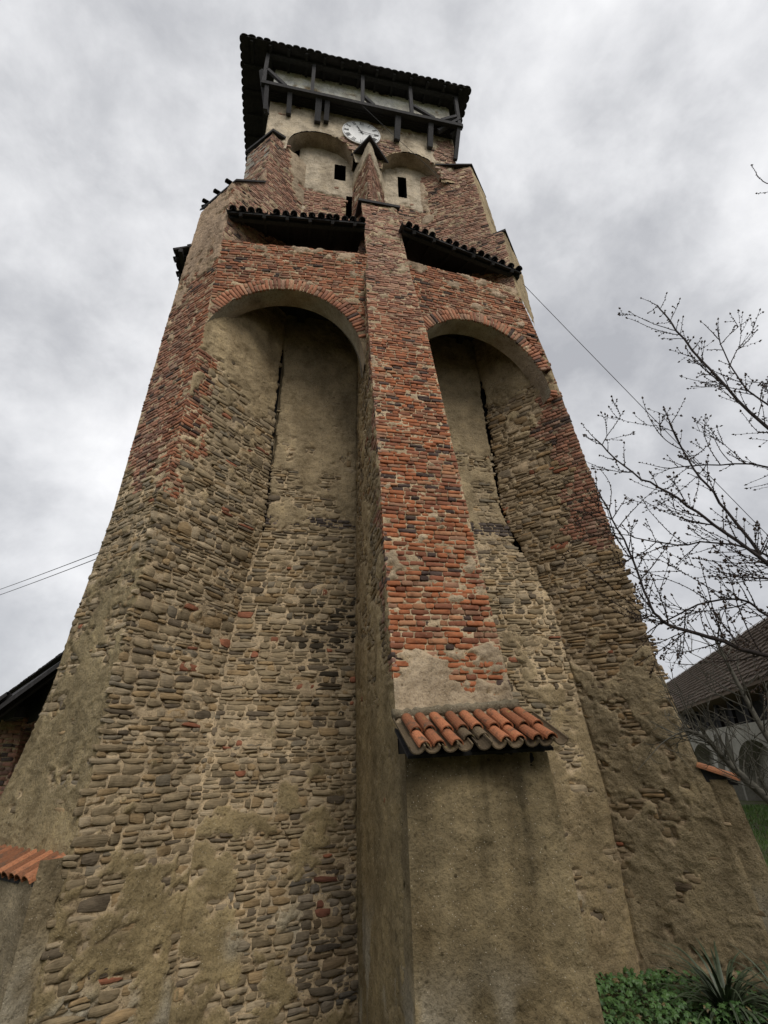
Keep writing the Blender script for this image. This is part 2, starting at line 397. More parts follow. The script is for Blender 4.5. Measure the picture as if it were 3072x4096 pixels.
def bricks(part, face, z0, z1, pm, smin=None, smax=None, course=.082, warm=1.0, burnt=.08, skip=None, where=None, prot=(-.006, .011), blen=(.17, .30), cham=.003):
    z = z0; row = 0
    while z < z1:
        h = course * RNG.uniform(.9, 1.1); zc = z + h / 2
        w = float(face.width(zc)); a = smin(zc) if smin else 0.0; b = smax(zc) if smax else w
        s = a - (0 if row % 2 == 0 else .12) - RNG.uniform(0, .03); row += 1
        if smin is None: s = max(s, RNG.uniform(-.02, .012))
        while s < b - .03:
            L = RNG.uniform(*blen) if RNG.random() > .33 else RNG.uniform(.11, .15)
            e = min(s + L, b + (.008 if smax is None else RNG.uniform(0, .06)))
            jn = RNG.uniform(.010, .020); s0 = s + jn / 2 if s > .01 else s; s1 = e - (jn / 2 if e < b else 0)
            sag = .014 * math.sin(s * 1.7 + z * .9) + .010 * math.sin(s * 4.1 + z * 2.3)
            if s1 - s0 > .03:
                sc = (s0 + s1) / 2
                ok = (where is None or where(sc, zc)) and (skip is None or not skip(sc, zc))
                if ok:
                    pr = RNG.uniform(*prot)
                    ov, _ = face.offset(np.array([sc, s0 + .02, s1 - .02]), np.array([zc] * 3), pm, True)
                    if pr > ov.min() - .002:
                        hb = h - RNG.uniform(.014, .022)
                        if RNG.random() < .06: hb *= .8
                        if RNG.random() < .10: pr -= RNG.uniform(.006, .016)
                        c4 = [(s0, z + sag), (s1, z + sag + RNG.uniform(-.004, .004)), (s1, z + hb + sag), (s0, z + hb + sag)]
                        add_piece(part, face, quad_outline(c4, .006), pr, brick_col(zc, sc, warm(sc, zc) if callable(warm) else warm, burnt(sc, zc) if callable(burnt) else burnt), 'brick', cham=cham, dome=RNG.uniform(-.004, .003), jit=.005)
            s = e
        z += h

def stones(part, face, z0, z1, pm, smin=None, smax=None, hs=(.045, .135), ls=(.10, .46), where=None, prot=(-.010, .018), soot=None, tint=None, density=1.0, big=0.0):
    z = z0; row = 0
    while z < z1:
        h = RNG.uniform(*hs) * (1.0 if RNG.random() > big else 1.7); zc = z + h / 2
        w = float(face.width(zc)); a = smin(zc) if smin else 0.0; b = smax(zc) if smax else w
        s = a + (RNG.uniform(-.10, 0) if smin else RNG.uniform(-.035, .012))
        while s < b - .04:
            L = min(ls[0] + (ls[1] - ls[0]) * RNG.random() ** 1.5 * (1.25 if RNG.random() < .15 else 1), h * 4.5 + .06); e = min(s + L, b + .012)
            if e - s > .06 and RNG.random() < density:
                sub = [(z, h)]
                if h > .10 and RNG.random() < .35:
                    k = RNG.uniform(.4, .6); sub = [(z, h * k), (z + h * k, h * (1 - k))]
                for zz, hh in sub:
                    g = RNG.uniform(.006, .022); s0 = s + g / 2; s1 = e - g / 2; y0 = zz + g * .35; y1 = zz + hh - g * .35
                    if y1 - y0 < .022 or s1 - s0 < .04: continue
                    cx, cy = (s0 + s1) / 2, (y0 + y1) / 2
                    if where is not None and not where(cx, cy): continue
                    pr = RNG.uniform(*prot)
                    ov, _ = face.offset(np.array([cx, s0 + .03, s1 - .03, cx]), np.array([cy, cy, cy, y0]), pm, True)
                    if pr < ov.min() - .003: continue
                    n = 9; hw = (s1 - s0) / 2; hh2 = (y1 - y0) / 2
                    q4 = np.array([(-1, -1), (-.35, -1.03), (.4, -1), (1, -1), (1.03, .1), (1, 1), (.3, 1.04), (-.45, 1), (-1, 1)], float)
                    cut = RNG.uniform(.0, .5, 4) * min(1.0, .05 / hh2)
                    q4[0] *= (1 - cut[0] * .45, 1 - cut[0]); q4[3] *= (1 - cut[1] * .45, 1 - cut[1]); q4[5] *= (1 - cut[2] * .45, 1 - cut[2]); q4[8] *= (1 - cut[3] * .45, 1 - cut[3])
                    q4 = q4 * (1 + RNG.uniform(-.17, .08, (9, 2)))
                    ex = q4[:, 0] * hw; ez = q4[:, 1] * hh2 * (1 + .14 * RNG.normal() * q4[:, 0])
                    ro = RNG.normal(0, .05)
                    sag = .02 * math.sin(cx * 1.3 + z)
                    ol = np.stack([cx + ex * math.cos(ro) - ez * math.sin(ro), cy + sag + ex * math.sin(ro) + ez * math.cos(ro)], -1)
                    c = stone_col()
                    if RNG.random() < .016: c = np.array([.29, .12, .07]) * RNG.uniform(.7, 1.1)
                    if tint is not None: c = c * tint(cx, cy)
                    if soot is not None and RNG.random() < soot(cx, cy): c = c * .22 + .006
                    add_piece(part, face, ol, pr, c, 'stone', depth=.07, cham=RNG.uniform(.003, .006), dome=RNG.uniform(-.006, .004), jit=.006)
            s = e
        z += h

# colours of the mortar / render
def mortar_cols(base, plaster, seed, soot=None):
    base = np.array(base); plaster = plaster if callable(plaster) else np.array(plaster)
    def fn(S, Z, k):
        n = fbm(S * 1.1, Z * .9, seed, 4)[..., None]; n2 = fbm(S * 3, Z * 2.6, seed + 5, 3)[..., None]
        p = plaster(S, Z) if callable(plaster) else plaster
        c = base * (1 - k[..., None]) + p * k[..., None]
        c = c * (.72 + .56 * n) * (.85 + .3 * n2)
        salt = (smooth(.53, .66, fbm(S * 1.3 + 4, Z * .8, seed + 21, 4)) * smooth(1.5, .7, Z))[..., None]
        c = c * (1 - salt) + np.array((.36, .325, .255)) * salt
        if soot is not None: c = c * (1 - .8 * soot(S, Z)[..., None])
        return np.clip(c, .01, .8)
    return fn
BEIGE = (.47, .37, .245); TAN = (.35, .275, .168); OLIVE = (.215, .172, .098); PINK = (.42, .31, .222)

# ------------------------------------------------------------------ ground
def ground_z(x, y):
    x = np.asarray(x, float); y = np.asarray(y, float)
    z = 1.4 * (1 - smooth(1.5, 5.0, y)) * (1 - smooth(3.5, 7.5, np.abs(x)))          # bank the camera stands on
    z = np.maximum(z, 1.3 * smooth(6.2, 16.0, x))
    z = np.maximum(z, .9 * smooth(4.2, 9, -x))
    z = z + 1.2 * smooth(40, 300, np.hypot(x, y)) - .95 * smooth(3.2, 1.0, x) * smooth(-4.2, -2.6, x) * smooth(4.2, 6.2, y) * smooth(14, 11, y)
    return z
gx = np.concatenate([np.linspace(-1500, -60, 14), np.linspace(-50, -8, 22), np.linspace(-7.5, 14, 60), np.linspace(14.5, 60, 40), np.linspace(70, 1500, 14)])
gy = np.concatenate([np.linspace(-1500, -60, 12), np.linspace(-50, -4, 20), np.linspace(-3.5, 14, 50), np.linspace(14.5, 70, 40), np.linspace(80, 1500, 14)])
GX, GY = np.meshgrid(gx, gy); GZ = ground_z(GX, GY) + .05 * (fbm(GX * .6, GY * .6, 3) - .5)
gi = np.arange(GX.size).reshape(GX.shape); gq = np.stack([gi[:-1, :-1], gi[:-1, 1:], gi[1:, 1:], gi[1:, :-1]], -1).reshape(-1, 4)
m, nt, b = mat_new('courtyard_turf'); P = pos(nt)
n1 = noise(nt, P, .8, 6, .6); n2 = noise(nt, P, 14, 5, .7)
c = mixc(nt, ramp(nt, n1, [(.35, (0, 0, 0)), (.6, (1, 1, 1))]), (.075, .068, .04), (.085, .10, .035))
c = mixc(nt, ramp(nt, n2, [(.55, (0, 0, 0)), (.75, (.7, .7, .7))]), c, (.10, .08, .05))
nt.links.new(c, b.inputs['Base Color']); bump(nt, b, [(n2, .8, .05)])
gr = mesh_obj('ground', np.stack([GX, GY, GZ], -1).reshape(-1, 3), (gq.ravel(), np.arange(len(gq)) * 4, np.full(len(gq), 4)), m, smooth_shade=True)
tag(gr, 'courtyard ground of turf and soil round the tower', kind='structure')

# ------------------------------------------------------------------ the tower: plan polylines, (z, x, y)
A_L = [(-1.2, -2.33, 7.74), (0, -2.32, 7.76), (3, -2.26, 7.9), (7.2, -2.16, 8.22), (11, -2.09, 8.48), (14.2, -2.06, 8.57), (17, -2.06, 8.70)]
E_L = [(-1.2, -4.05, 9.40), (0, -4.0, 9.42), (2.5, -3.9, 9.45), (3.2, -3.72, 9.38), (4.0, -3.50, 9.22), (5, -3.46, 9.26), (7.2, -3.30, 9.40), (12, -3.22, 9.60), (14.2, -3.14, 9.66), (17.2, -3.04, 9.82)]
I_L = [(-1.2, -1.0, 8.36), (0, -1.0, 8.42), (3, -1.0, 8.95), (5, -.93, 9.85), (6.2, -.78, 10.0), (7.5, -.52, 10.0), (14.2, -.48, 10.0), (20.5, -.30, 10.0)]
MB_L = [(-1.2, 1.42, 9.15), (0, 1.42, 9.2), (3, 1.42, 9.6), (5.5, 1.44, 10.0), (21, 1.44, 10.0)]
def ym(z): return 6.45 + (z - 4.4) * .191
MF_L = [(-1.2, 1.39, ym(2.6)), (2.6, 1.39, ym(2.6)), (7, 1.375, ym(7)), (11, 1.33, ym(11)), (13.5, 1.33, ym(13.5)), (13.55, 1.40, ym(13.55)), (17.1, 1.33, ym(17.1))]
MF_R = [(-1.2, 3.0, ym(2.6)), (2.6, 3.0, ym(2.6)), (3.6, 2.92, ym(3.6)), (5.5, 2.81, ym(5.5)), (8.7, 2.70, ym(8.7)), (11.4, 2.60, ym(11.4)), (13.4, 2.46, ym(13.4)), (15.6, 2.36, ym(15.6)), (17.1, 2.34, ym(17.1))]
MB_R = [(-1.2, 3.0, 8.7), (2.5, 2.95, 8.95), (6.5, 2.8, 9.7), (8, 2.7, 10.0), (21, 2.3, 10.0)]
I_R = [(-1.2, 5.55, 8.75), (0, 5.56, 8.8), (2.4, 5.64, 8.96), (5.9, 5.36, 9.27), (7.6, 4.92, 9.75), (8.4, 4.86, 9.95), (12, 4.80, 10.0), (14.5, 4.6, 10.0)]
A_R = [(-1.2, 6.99, 7.62), (1.1, 6.90, 7.70), (2.5, 6.76, 7.83), (3.0, 6.68, 7.92), (4.77, 6.50, 8.09), (6.2, 6.41, 8.18), (8, 6.29, 8.30), (10.2, 6.10, 8.47), (11.7, 5.95, 8.54), (13.0, 5.72, 8.58), (14.2, 5.46, 8.58), (16.8, 5.52, 8.82)]
E_R = [(z, x + 1.0, y + 1.29) for z, x, y in A_R]

tower = empty('church_tower', (1.7, 9.0, 0), 'tall brick and rubble fortified church tower with buttresses, tall arches and a clock', 'tower')

# render cover over each face (0 bare masonry .. 1 covered)
def lerpz(z, pts):
    zs, v = zip(*pts); return np.interp(z, zs, v)

LEND = Face(E_L, A_L, -1.2, 16.7, anchor='R')
pm_lend = lambda s, z: lerpz(z, [(0, .84), (4.2, .74), (5.4, .46), (6.6, .22), (8, .12), (13, .22), (14.5, .75), (17, .7)]) + .25 * smooth(.5, 1.3, s) * smooth(12, 13, z)
LREV = Face(A_L, I_L, -1.2, 14.0)
pm_lrev = lambda s, z: lerpz(z, [(-1, .60), (0, .46), (1.6, .49), (2.6, .34), (3.4, .14), (4.6, .04), (7, .20), (9, .24), (10.2, .42), (11.2, .95), (14, 1.1)]) + .10 * smooth(1.0, 1.7, s) * smooth(7, 9, z)
LBACK = Face(I_L, MB_L, -1.2, 14.0)
pm_lback = lambda s, z: lerpz(z, [(-1, .62), (0, .50), (1.3, .54), (2.4, .38), (3.2, .16), (4.5, .02), (7.2, .10), (7.55, .50), (8.2, .50), (9, .64), (10, .78), (11.5, 1.0), (14, 1.1)]) - .75 * np.exp(-((np.asarray(s) - 2.05) / .38) ** 2 - ((np.asarray(z) - .75) / .62) ** 2)
MLEFT = Face(MB_L, MF_L, -1.2, 14.0, anchor='R')
pm_mleft = lambda s, z: lerpz(z, [(0, .92), (3.6, .78), (4.6, .48), (7, .36), (10, .30), (12, .30), (14, .4)]) + .12 * smooth(.5, 1.6, s)
MFRONT = Face(MF_L, MF_R, 3.2, 17.1)
def pm_mfront(s, z):
    return lerpz(z, [(3.2, .66), (4.0, .64), (4.25, .60), (4.42, .05), (5.2, .30), (5.7, .18), (9, .12), (12, .18), (14, .28), (17, .30)])
RBACK = Face(MB_R, I_R, -1.2, 14.0)
pm_rback = lambda s, z: lerpz(z, [(0, .72), (1.4, .72), (2.6, .6), (3.6, .55), (4.2, .42), (4.9, .15), (7.3, .08), (7.9, .45), (9, .60), (10, .78), (11.5, 1.0), (14, 1.1)])
RREV = Face(I_R, A_R, -1.2, 14.0, anchor='R')
pm_rrev = lambda s, z: lerpz(z, [(0, .85), (1.2, .8), (1.6, .56), (2.0, .70), (4.0, .74), (4.6, .50), (5.1, .18), (8, .16), (10.5, .25), (11.3, .65), (12.2, 1.0), (14, 1.1)])

def soot_l(s, z): return .62 * np.exp(-((np.asarray(z) - 5.35) / .55) ** 2) * smooth(.9, 1.9, s) + .25 * np.exp(-((np.asarray(z) - 3.9) / .3) ** 2) * smooth(1.4, 2.0, s)
def plaster_low(hi, lo, z0, z1):
    hi = np.array(hi); lo = np.array(lo)
    return lambda S, Z: lo + (hi - lo) * smooth(z0, z1, Z + .9 * (fbm(S * .9, Z * .9, 55) - .5))[..., None]
def mk(face, nx, nz, pm, base, plast, seed, soot=None, crack=None):
    return grid_face(face, nx, nz, lambda S, Z: face.offset(S, Z, pm), mortar_cols(base, plast, seed, soot), crack=crack)
RES = 38                                        # mortar vertices per metre
def nn(w, h, k=1.0): return int(w * RES * k), int(h * RES * k)

g_lend = mk(LEND, *nn(2.0, 17), pm_lend, BEIGE, plaster_low(PINK, (.285, .23, .135), 5, 13), 1)
g_lrev = mk(LREV, *nn(1.9, 14.3), pm_lrev, BEIGE, plaster_low(TAN, (.285, .226, .126), 2.4, 6), 2, crack=('hi', 7.2, 12.6))
g_lback = mk(LBACK, *nn(2.3, 14.3), pm_lback, BEIGE, lambda S, Z: plaster_low((.32, .255, .16), (.275, .218, .122), 2.4, 5)(S, Z) * (1 - .15 * smooth(9.5, 11.5, Z))[..., None], 3, lambda S, Z: .55 * soot_l(S, Z), crack=('lo', 7.2, 12.6))  # plaster colour darkened high in the niche, painting in the recess shade
g_mleft = mk(MLEFT, *nn(3.2, 14.3), pm_mleft, TAN, plaster_low(TAN, (.272, .215, .122), 3, 6), 4)
g_mfront = mk(MFRONT, *nn(1.5, 14), pm_mfront, BEIGE, (.40, .32, .225), 5)
g_rback = mk(RBACK, *nn(2.4, 14.3), pm_rback, BEIGE, lambda S, Z: plaster_low((.32, .255, .16), (.30, .236, .14), 3, 6)(S, Z) * (1 - .15 * smooth(9.5, 11.5, Z))[..., None], 6, crack=('hi', 6.8, 12.4))  # recess shade painted into the upper plaster here as well
g_rrev = mk(RREV, *nn(2.0, 14.3), pm_rrev, (.37, .29, .195), plaster_low(TAN, (.262, .212, .134), 3.6, 6.4), 7, crack=('hi', 6.8, 12.4))

def closing(name_faces):
    return [grid_face(f, 4, 24, lambda S, Z: (np.full_like(S, -.004), np.ones_like(S)), mortar_cols(OLIVE, OLIVE, 9), ends_fade=0) for f in name_faces]
LBACKSIDE = Face([(z, x + 1.3, y + 1.5) for z, x, y in E_L], E_L, -1.2, 16.7)
MRIGHT = Face(MF_R, MB_R, -1.2, 17.0); REND = Face(A_R, E_R, -1.2, 16.6); RBACKSIDE = Face(E_R, [(z, x - 1.3, y + 1.4) for z, x, y in E_R], -1.2, 16.6)
p_lb = join_grids('corner_buttress', [g_lend, g_lrev], M_MORTAR, tower); tag(p_lb, 'left corner buttress, brick above and large rubble quoins below')
p_mb = join_grids('middle_buttress', [g_mleft, g_mfront], M_MORTAR, tower); tag(p_mb, 'orange brick middle buttress')
p_rb = join_grids('corner_buttress', [g_rrev], M_MORTAR, tower); tag(p_rb, 'right corner buttress with brick quoins')
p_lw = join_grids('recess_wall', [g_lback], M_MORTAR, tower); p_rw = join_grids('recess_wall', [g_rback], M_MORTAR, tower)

for par, ff in ((p_lb, LBACKSIDE), (p_mb, MRIGHT), (p_rb, REND), (p_rb, RBACKSIDE)): join_grids('side_face', closing([ff]), M_MORTAR, par)
mb = MB(); mb.prism([(-1.55, 10.22), (1.2, 10.22), (2.6, 10.22), (5.3, 10.22), (5.3, 13.0), (4.6, 15.9), (-1.55, 15.9)], 0, 13.95); mb.build('dark_backing', M_VOID, p_lw)  # near-black solids added behind the open joints to block sky and keep them dark
mb = MB(); mb.prism([(-2.2, 8.75), (-.72, 10.35), (-1.6, 11.0), (-3.2, 9.75)], 0, 13.9); mb.build('dark_backing', M_VOID, p_lb)
mb = MB(); mb.prism([(4.95, 10.3), (5.45, 9.35), (6.1, 10.0), (5.6, 11)], 0, 13.9); mb.build('dark_backing', M_VOID, p_rb)
# bricks and stones of the lower stage
warm_l = lambda s, z: .55 + .35 * float(smooth(13, 8, z))
bricks(p_lb, LEND, 7.35, 16.6, pm_lend, warm=lambda s, z: .68 + .25 * float(smooth(.9, .2, s)), burnt=.05, where=lambda s, z: z > 7.9 + .5 * math.sin(s * 5) or s < .35)
stones(p_lb, LEND, 1.0, 8.2, pm_lend, where=lambda s, z: not (z > 7.9 + .5 * math.sin(s * 5) or (s < .35 and z > 7.35)), prot=(-.012, .021))
def quoin(z): return .34 + .14 * math.sin(z * 3.1) + .13 * math.sin(z * 7.7 + 1) + (.16 if 8.0 < z < 10.2 else 0)
bricks(p_lb, LREV, 7.15, 11.2, pm_lrev, smax=quoin, warm=.95, burnt=.10, prot=(-.004, .014))
stones(p_lb, LREV, -.6, 12.0, pm_lrev, smin=lambda z: (quoin(z) + .04 if z > 7.15 else -.012), big=.30, prot=(-.012, .021), ls=(.14, .5))
stones(p_lw, LBACK, -.6, 7.50, pm_lback, soot=soot_l, tint=lambda s, z: np.array([.62, .64, .72]) if (abs(s - 2.05) < .5 and abs(z - .75) < .8) else np.ones(3), prot=(-.012, .021), big=.10)
stones(p_lw, LBACK, 7.72, 11.0, pm_lback, prot=(-.012, .021), big=.2)
bricks(p_lw, LBACK, 7.50, 7.70, lambda s, z: np.full(np.shape(s), -.2), warm=.1, burnt=1.0, course=.075)
bricks(p_mb, MLEFT, 4.0, 14.0, pm_mleft, warm=.55, burnt=.12, smax=lambda z: .35 + .2 * math.sin(z * 4) + .12 * math.sin(z * 11))
stones(p_mb, MLEFT, 1.0, 14.0, pm_mleft, smin=lambda z: .4 + .2 * math.sin(z * 4) + .12 * math.sin(z * 11), hs=(.06, .11), ls=(.12, .34))
bricks(p_mb, MFRONT, 3.42, 17.0, pm_mfront, warm=lambda s, z: 1.12 - .58 * float(smooth(9, 14.5, z)), burnt=lambda s, z: .05 + .13 * float(np.exp(-((z - 8.3) / 1.7) ** 2)), prot=(-.004, .014), course=.079)
stones(p_rw, RBACK, 0.6, 11.0, pm_rback, prot=(-.012, .021), where=lambda s, z: not 7.45 < z < 7.78)
bricks(p_rw, RBACK, 7.48, 7.76, lambda s, z: np.full(np.shape(s), -.2), warm=.1, burnt=1.0, course=.085)
def quoin_r(z): return .62 + .2 * math.sin(z * 2.7) + .16 * math.sin(z * 6.9 + 2)
bricks(p_rb, RREV, 6.7, 11.6, pm_rrev, smax=quoin_r, warm=.72, burnt=.10, prot=(-.004, .014))
stones(p_rb, RREV, .9, 12.3, pm_rrev, smin=lambda z: (quoin_r(z) + .03 if z > 6.7 else -.012), prot=(-.012, .021), tint=lambda s, z: np.array([.95, .9, .86]), big=.12)

# front walls carrying the wall walk, over the tall arches
def arch_wall(left, right, sc, a, zc, b_, part_label, z1, seed):
    f = Face(left, right, zc, z1)
    f.zb = lambda S: zc + b_ * np.sqrt(np.clip(1 - ((S - sc) / a) ** 2, 0.0, 1))
    pm = lambda s, z: lerpz(z, [(10, .22), (12.6, .18), (13.4, .22), (14.2, .34)])
    g1 = grid_face(f, 120, 90, lambda S, Z: f.offset(S, Z, pm), mortar_cols(BEIGE, (.42, .32, .23), seed), ends_fade=.05)
    th_ = np.linspace(math.pi, 0, 60); dep = np.linspace(0, .48, 7)                      # rendered soffit
    TH, DP = np.meshgrid(th_, dep); S = sc + a * np.cos(TH); Z = zc + b_ * np.sin(TH)
    W = f.width(Z); S = np.clip(S, 0.0, W)
    wob = .02 * (fbm(TH * 4, DP * 6, seed + 9, 3) - .5)
    V = f.pt(S, Z + wob, -DP - .001)
    nx = 60; idx = np.arange(V.shape[0] * nx).reshape(-1, nx)
    q = np.stack([idx[:-1, :-1], idx[:-1, 1:], idx[1:, 1:], idx[1:, :-1]], -1).reshape(-1, 4)[:, ::-1]
    C = mortar_cols(PINK, (.37, .30, .225), seed + 1)(TH, DP, np.ones_like(TH))
    gs = (V.reshape(-1, 3), q, C.reshape(-1, 3))
    fb = Face(left, right, zc, z1); fb.zb = f.zb; fb.l = f.l.copy(); fb.r = f.r.copy(); fb.l[:, 2] += .48; fb.r[:, 2] += .48
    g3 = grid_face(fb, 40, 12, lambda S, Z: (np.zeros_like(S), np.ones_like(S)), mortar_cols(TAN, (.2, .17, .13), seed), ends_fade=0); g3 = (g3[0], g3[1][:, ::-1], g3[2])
    Lp, Rp = f.ends(np.array(z1)); V4 = np.array([(Lp[0], Lp[1], z1), (Rp[0], Rp[1], z1), (Rp[0], Rp[1] + .48, z1), (Lp[0], Lp[1] + .48, z1)])
    g4 = (V4, np.array([[0, 1, 2, 3]]), np.tile(np.array(BEIGE), (4, 1)))
    p = join_grids('arch_wall', [g1, gs, g3, g4], M_MORTAR, tower); tag(p, part_label)
    ring = .33
    def inside(s, z): return ((s - sc) / (a + ring)) ** 2 + (max(z - zc, 0) / (b_ + ring)) ** 2 < 1.0
    def where(s, z): return not inside(s, z)
    bricks(p, f, zc - 3.0 + 2.0, z1 - .01, pm, warm=.92, burnt=.06, where=lambda s, z: where(s, z) and z > zc - .2, prot=(-.004, .014))
    # voussoirs
    arc = 0; t = math.pi - .02
    while t > .02:
        ds = .084; dt = ds / math.hypot(a * math.sin(t), b_ * math.cos(t)); t2 = t - dt
        n1_, n2_ = t - dt * .10, t2 + dt * .12
        r1 = RNG.uniform(-.012, .012); ln = ring * RNG.choice([1.0, .93, .55])
        def pt(tt, rr): return (sc + (a + rr) * math.cos(tt), zc + (b_ + rr) * math.sin(tt))
        segs = [(r1, ln)] if ln > .25 else [(r1, ln), (ln + .015, ring)]
        W = float(f.width(zc + b_ * .5))
        for ra, rb_ in segs:
            cs = [pt(n2_, ra), pt(n2_, rb_), pt(n1_, rb_), pt(n1_, ra)]
            if min(c_[0] for c_ in cs) < -.02 or max(c_[0] for c_ in cs) > W + .03: continue
            add_piece(p, f, quad_outline(cs, .005), RNG.uniform(.004, .018), brick_col(RNG.random() * 9, RNG.random() * 9, .85, .03) * 1.15, 'brick', cham=.008)
        t = t2
    return p
A_L2 = [(z, x, y) for z, x, y in A_L if z >= 7]; WR = [(7, 1.40, 8.12), (11, 1.40, 8.22), (14.2, 1.40, 8.31)]
p_aw1 = arch_wall(A_L2, WR, 1.65, 1.77, 10.6, 2.10, 'brick wall over the left arch, parapet of the wall walk', 14.2, 21)
WL = [(7, 2.36, 8.12), (11, 2.36, 8.24), (14.2, 2.36, 8.32)]
p_aw2 = arch_wall(WL, A_R, 1.72, 1.72, 10.6, 1.98, 'brick wall over the right arch, parapet of the wall walk', 14.2, 22)

# wall walk: floor planks over the deep shafts, and its lean-to roofs
mb = MB(); mb.box((-1.9, 8.75, 13.55), (1.35, 10.02, 13.63)); mb.box((2.5, 8.75, 13.55), (5.4, 10.02, 13.63))
p_floor = mb.build('wall_walk_floor', M_WOOD, tower)
for x0, x1 in ((-1.3, -1.1), (-.2, 0), (.75, .9), (3.2, 3.35), (4.2, 4.35)):
    mb = MB(); mb.box((x0, 8.7, 13.36), (x1, 10.02, 13.548)); mb.build('joist', M_WOOD, p_floor)

def barrel(name, a, b_, r0, r1, up_, mat, parent, concave=False, seg=8, thick=.014):
    """one half-round clay tile from a (top) to b (bottom)"""
    a = Vector(a); b_ = Vector(b_); d = (b_ - a).normalized(); u = Vector(up_); w = d.cross(u).normalized(); u = w.cross(d).normalized()
    if concave: u = -u
    vs_, fs = [], []
    for p_, r in ((a, r0), (a.lerp(b_, .5), (r0 + r1) / 2), (b_, r1)):
        for rr in (r, r - thick):
            for k in range(seg + 1):
                t = math.pi * k / seg; vs_.append(p_ + w * math.cos(t) * rr + u * (math.sin(t) * rr * .92 - (0 if not concave else 0)))
    n = seg + 1
    for i in range(2):
        o0 = i * 2 * n; o1 = o0 + 2 * n
        for k in range(seg):
            fs.append((o0 + k, o0 + k + 1, o1 + k + 1, o1 + k)); fs.append((o0 + n + k + 1, o0 + n + k, o1 + n + k, o1 + n + k + 1))
        fs.append((o0, o1, o1 + n, o0 + n)); fs.append((o0 + n - 1, o0 + 2 * n - 1, o1 + 2 * n - 1, o1 + n - 1))
    for o0 in (0, 4 * n):
        for k in range(seg): fs.append((o0 + k, o0 + n + k, o0 + n + k + 1, o0 + k + 1))
    c0 = (a + b_) / 2
    return mesh_obj(name, [tuple(v) for v in vs_], fs, mat, parent, smooth_shade=False, origin=tuple(c0))

def lean_roof(e0, e1, back, rise, ncol, parent_name, mat):
    """lean-to of half-round tiles: eave from e0 to e1, climbing `back` towards the wall"""
    e0 = Vector(e0); e1 = Vector(e1); bk = Vector(back); t0 = e0 + bk + Vector((0, 0, rise)); t1 = e1 + bk + Vector((0, 0, rise))
    mb = MB(); th_ = Vector((0, 0, -.05))
    vs_ = [e0, e1, t1, t0]; mb.add([v - Vector((0, 0, .035)) for v in vs_] + [v - Vector((0, 0, .085)) for v in vs_], [(0, 1, 2, 3), (7, 6, 5, 4), (0, 4, 5, 1), (1, 5, 6, 2), (2, 6, 7, 3), (3, 7, 4, 0)])
    p = mb.build(parent_name, M_WOOD, tower)
    mb = MB(); mb.beam(e0 + bk * .12 + Vector((0, 0, rise * .12 - .15)), e1 + bk * .12 + Vector((0, 0, rise * .12 - .15)), .10, .12); mb.build('eave_beam', M_WOOD, p)
    for k in range(6):
        q0 = e0.lerp(e1, (k + .5) / 6); mb = MB(); mb.beam(q0 + Vector((0, 0, -.12)), q0 + bk + Vector((0, 0, rise - .12)), .08, .09); mb.build('rafter', M_WOOD, p)
    sp = (e1 - e0).length / ncol; upn = (e1 - e0).normalized().cross(t0 - e0).normalized()
    if upn.z < 0: upn = -upn
    for k in range(ncol):
        q0 = e0.lerp(e1, (k + .5 + random.uniform(-.12, .12)) / ncol); dn = (t0 - e0); ln = dn.length; du = dn / ln
        ov = random.uniform(-.09, -.02)
        if k != int(ncol * .3): barrel('tile', q0 + du * .42, q0 + du * ov + upn * .015, .075, .088, upn, mat, p)
        q1 = e0.lerp(e1, k / ncol)
        barrel('pan_tile', q1 + du * .42, q1 + du * (ov + .03) + upn * .045, .075, .085, upn, mat, p, concave=True)
        if k % 2 == 0: barrel('tile', q0 + du * (ln * .98), q0 + du * .36 + upn * .03, .08, .09, upn, mat, p)
    return p
lean_roof((-2.02, 8.47, 15.20), (1.36, 8.30, 15.42), (0, 1.55, 0), .95, 16, 'lean_to_roof', M_DTILE)
lean_roof((2.37, 8.26, 15.50), (5.66, 8.50, 14.80), (0, 1.5, 0), .95, 15, 'lean_to_roof', M_DTILE)
lean_roof((-3.42, 12.6, 15.0), (-3.45, 9.62, 15.0), (1.3, 0, 0), .8, 13, 'lean_to_roof', M_DTILE)

# ------------------------------------------------------------------ upper stages
def const(x, y, z0=-1, z1=40): return [(z0, x, y), (z1, x, y)]
def solid_face(f, pm, base, plast, seed, k=.72):
    w = float(max(f.width(f.z0), f.width(f.z1))); nx, nz = max(4, int(w * RES * k)), max(4, int((f.z1 - f.z0) * RES * k))
    return mk(f, nx, nz, pm, base, plast, seed)
PMB = lambda v: (lambda s, z: np.full(np.shape(s), v, float) if np.shape(s) else v)
L2A = const(-1.38, 9.22); L2O = const(-2.13, 9.97); I_L2 = const(-.30, 10.0)
LS1 = Face(A_L, L2A, 14.0, 16.65); LS1b = Face([(16.65, -2.06, 8.69), (17.75, -1.385, 9.215)], [(16.65, -1.375, 9.225), (17.75, -1.375, 9.225)], 16.65, 17.74)
LS2 = Face(L2A, I_L2, 14.0, 20.25); LE2 = Face(L2O, L2A, 16.6, 20.15, anchor='R')
pm_ls2 = lambda s, z: .16 + .55 * smooth(.75, 1.05, np.asarray(s)) + .35 * smooth(18.6, 20, np.asarray(z)) * smooth(.3, .8, np.asarray(s))
p_ul = join_grids('upper_buttress', [solid_face(LS1, PMB(.34), BEIGE, PINK, 31), solid_face(LS1b, PMB(.34), BEIGE, PINK, 32), solid_face(LS2, pm_ls2, BEIGE, (.42, .34, .25), 33), solid_face(LE2, PMB(.2), BEIGE, PINK, 34)], M_MORTAR, tower)
tag(p_ul, 'upper stage of the left corner buttress')
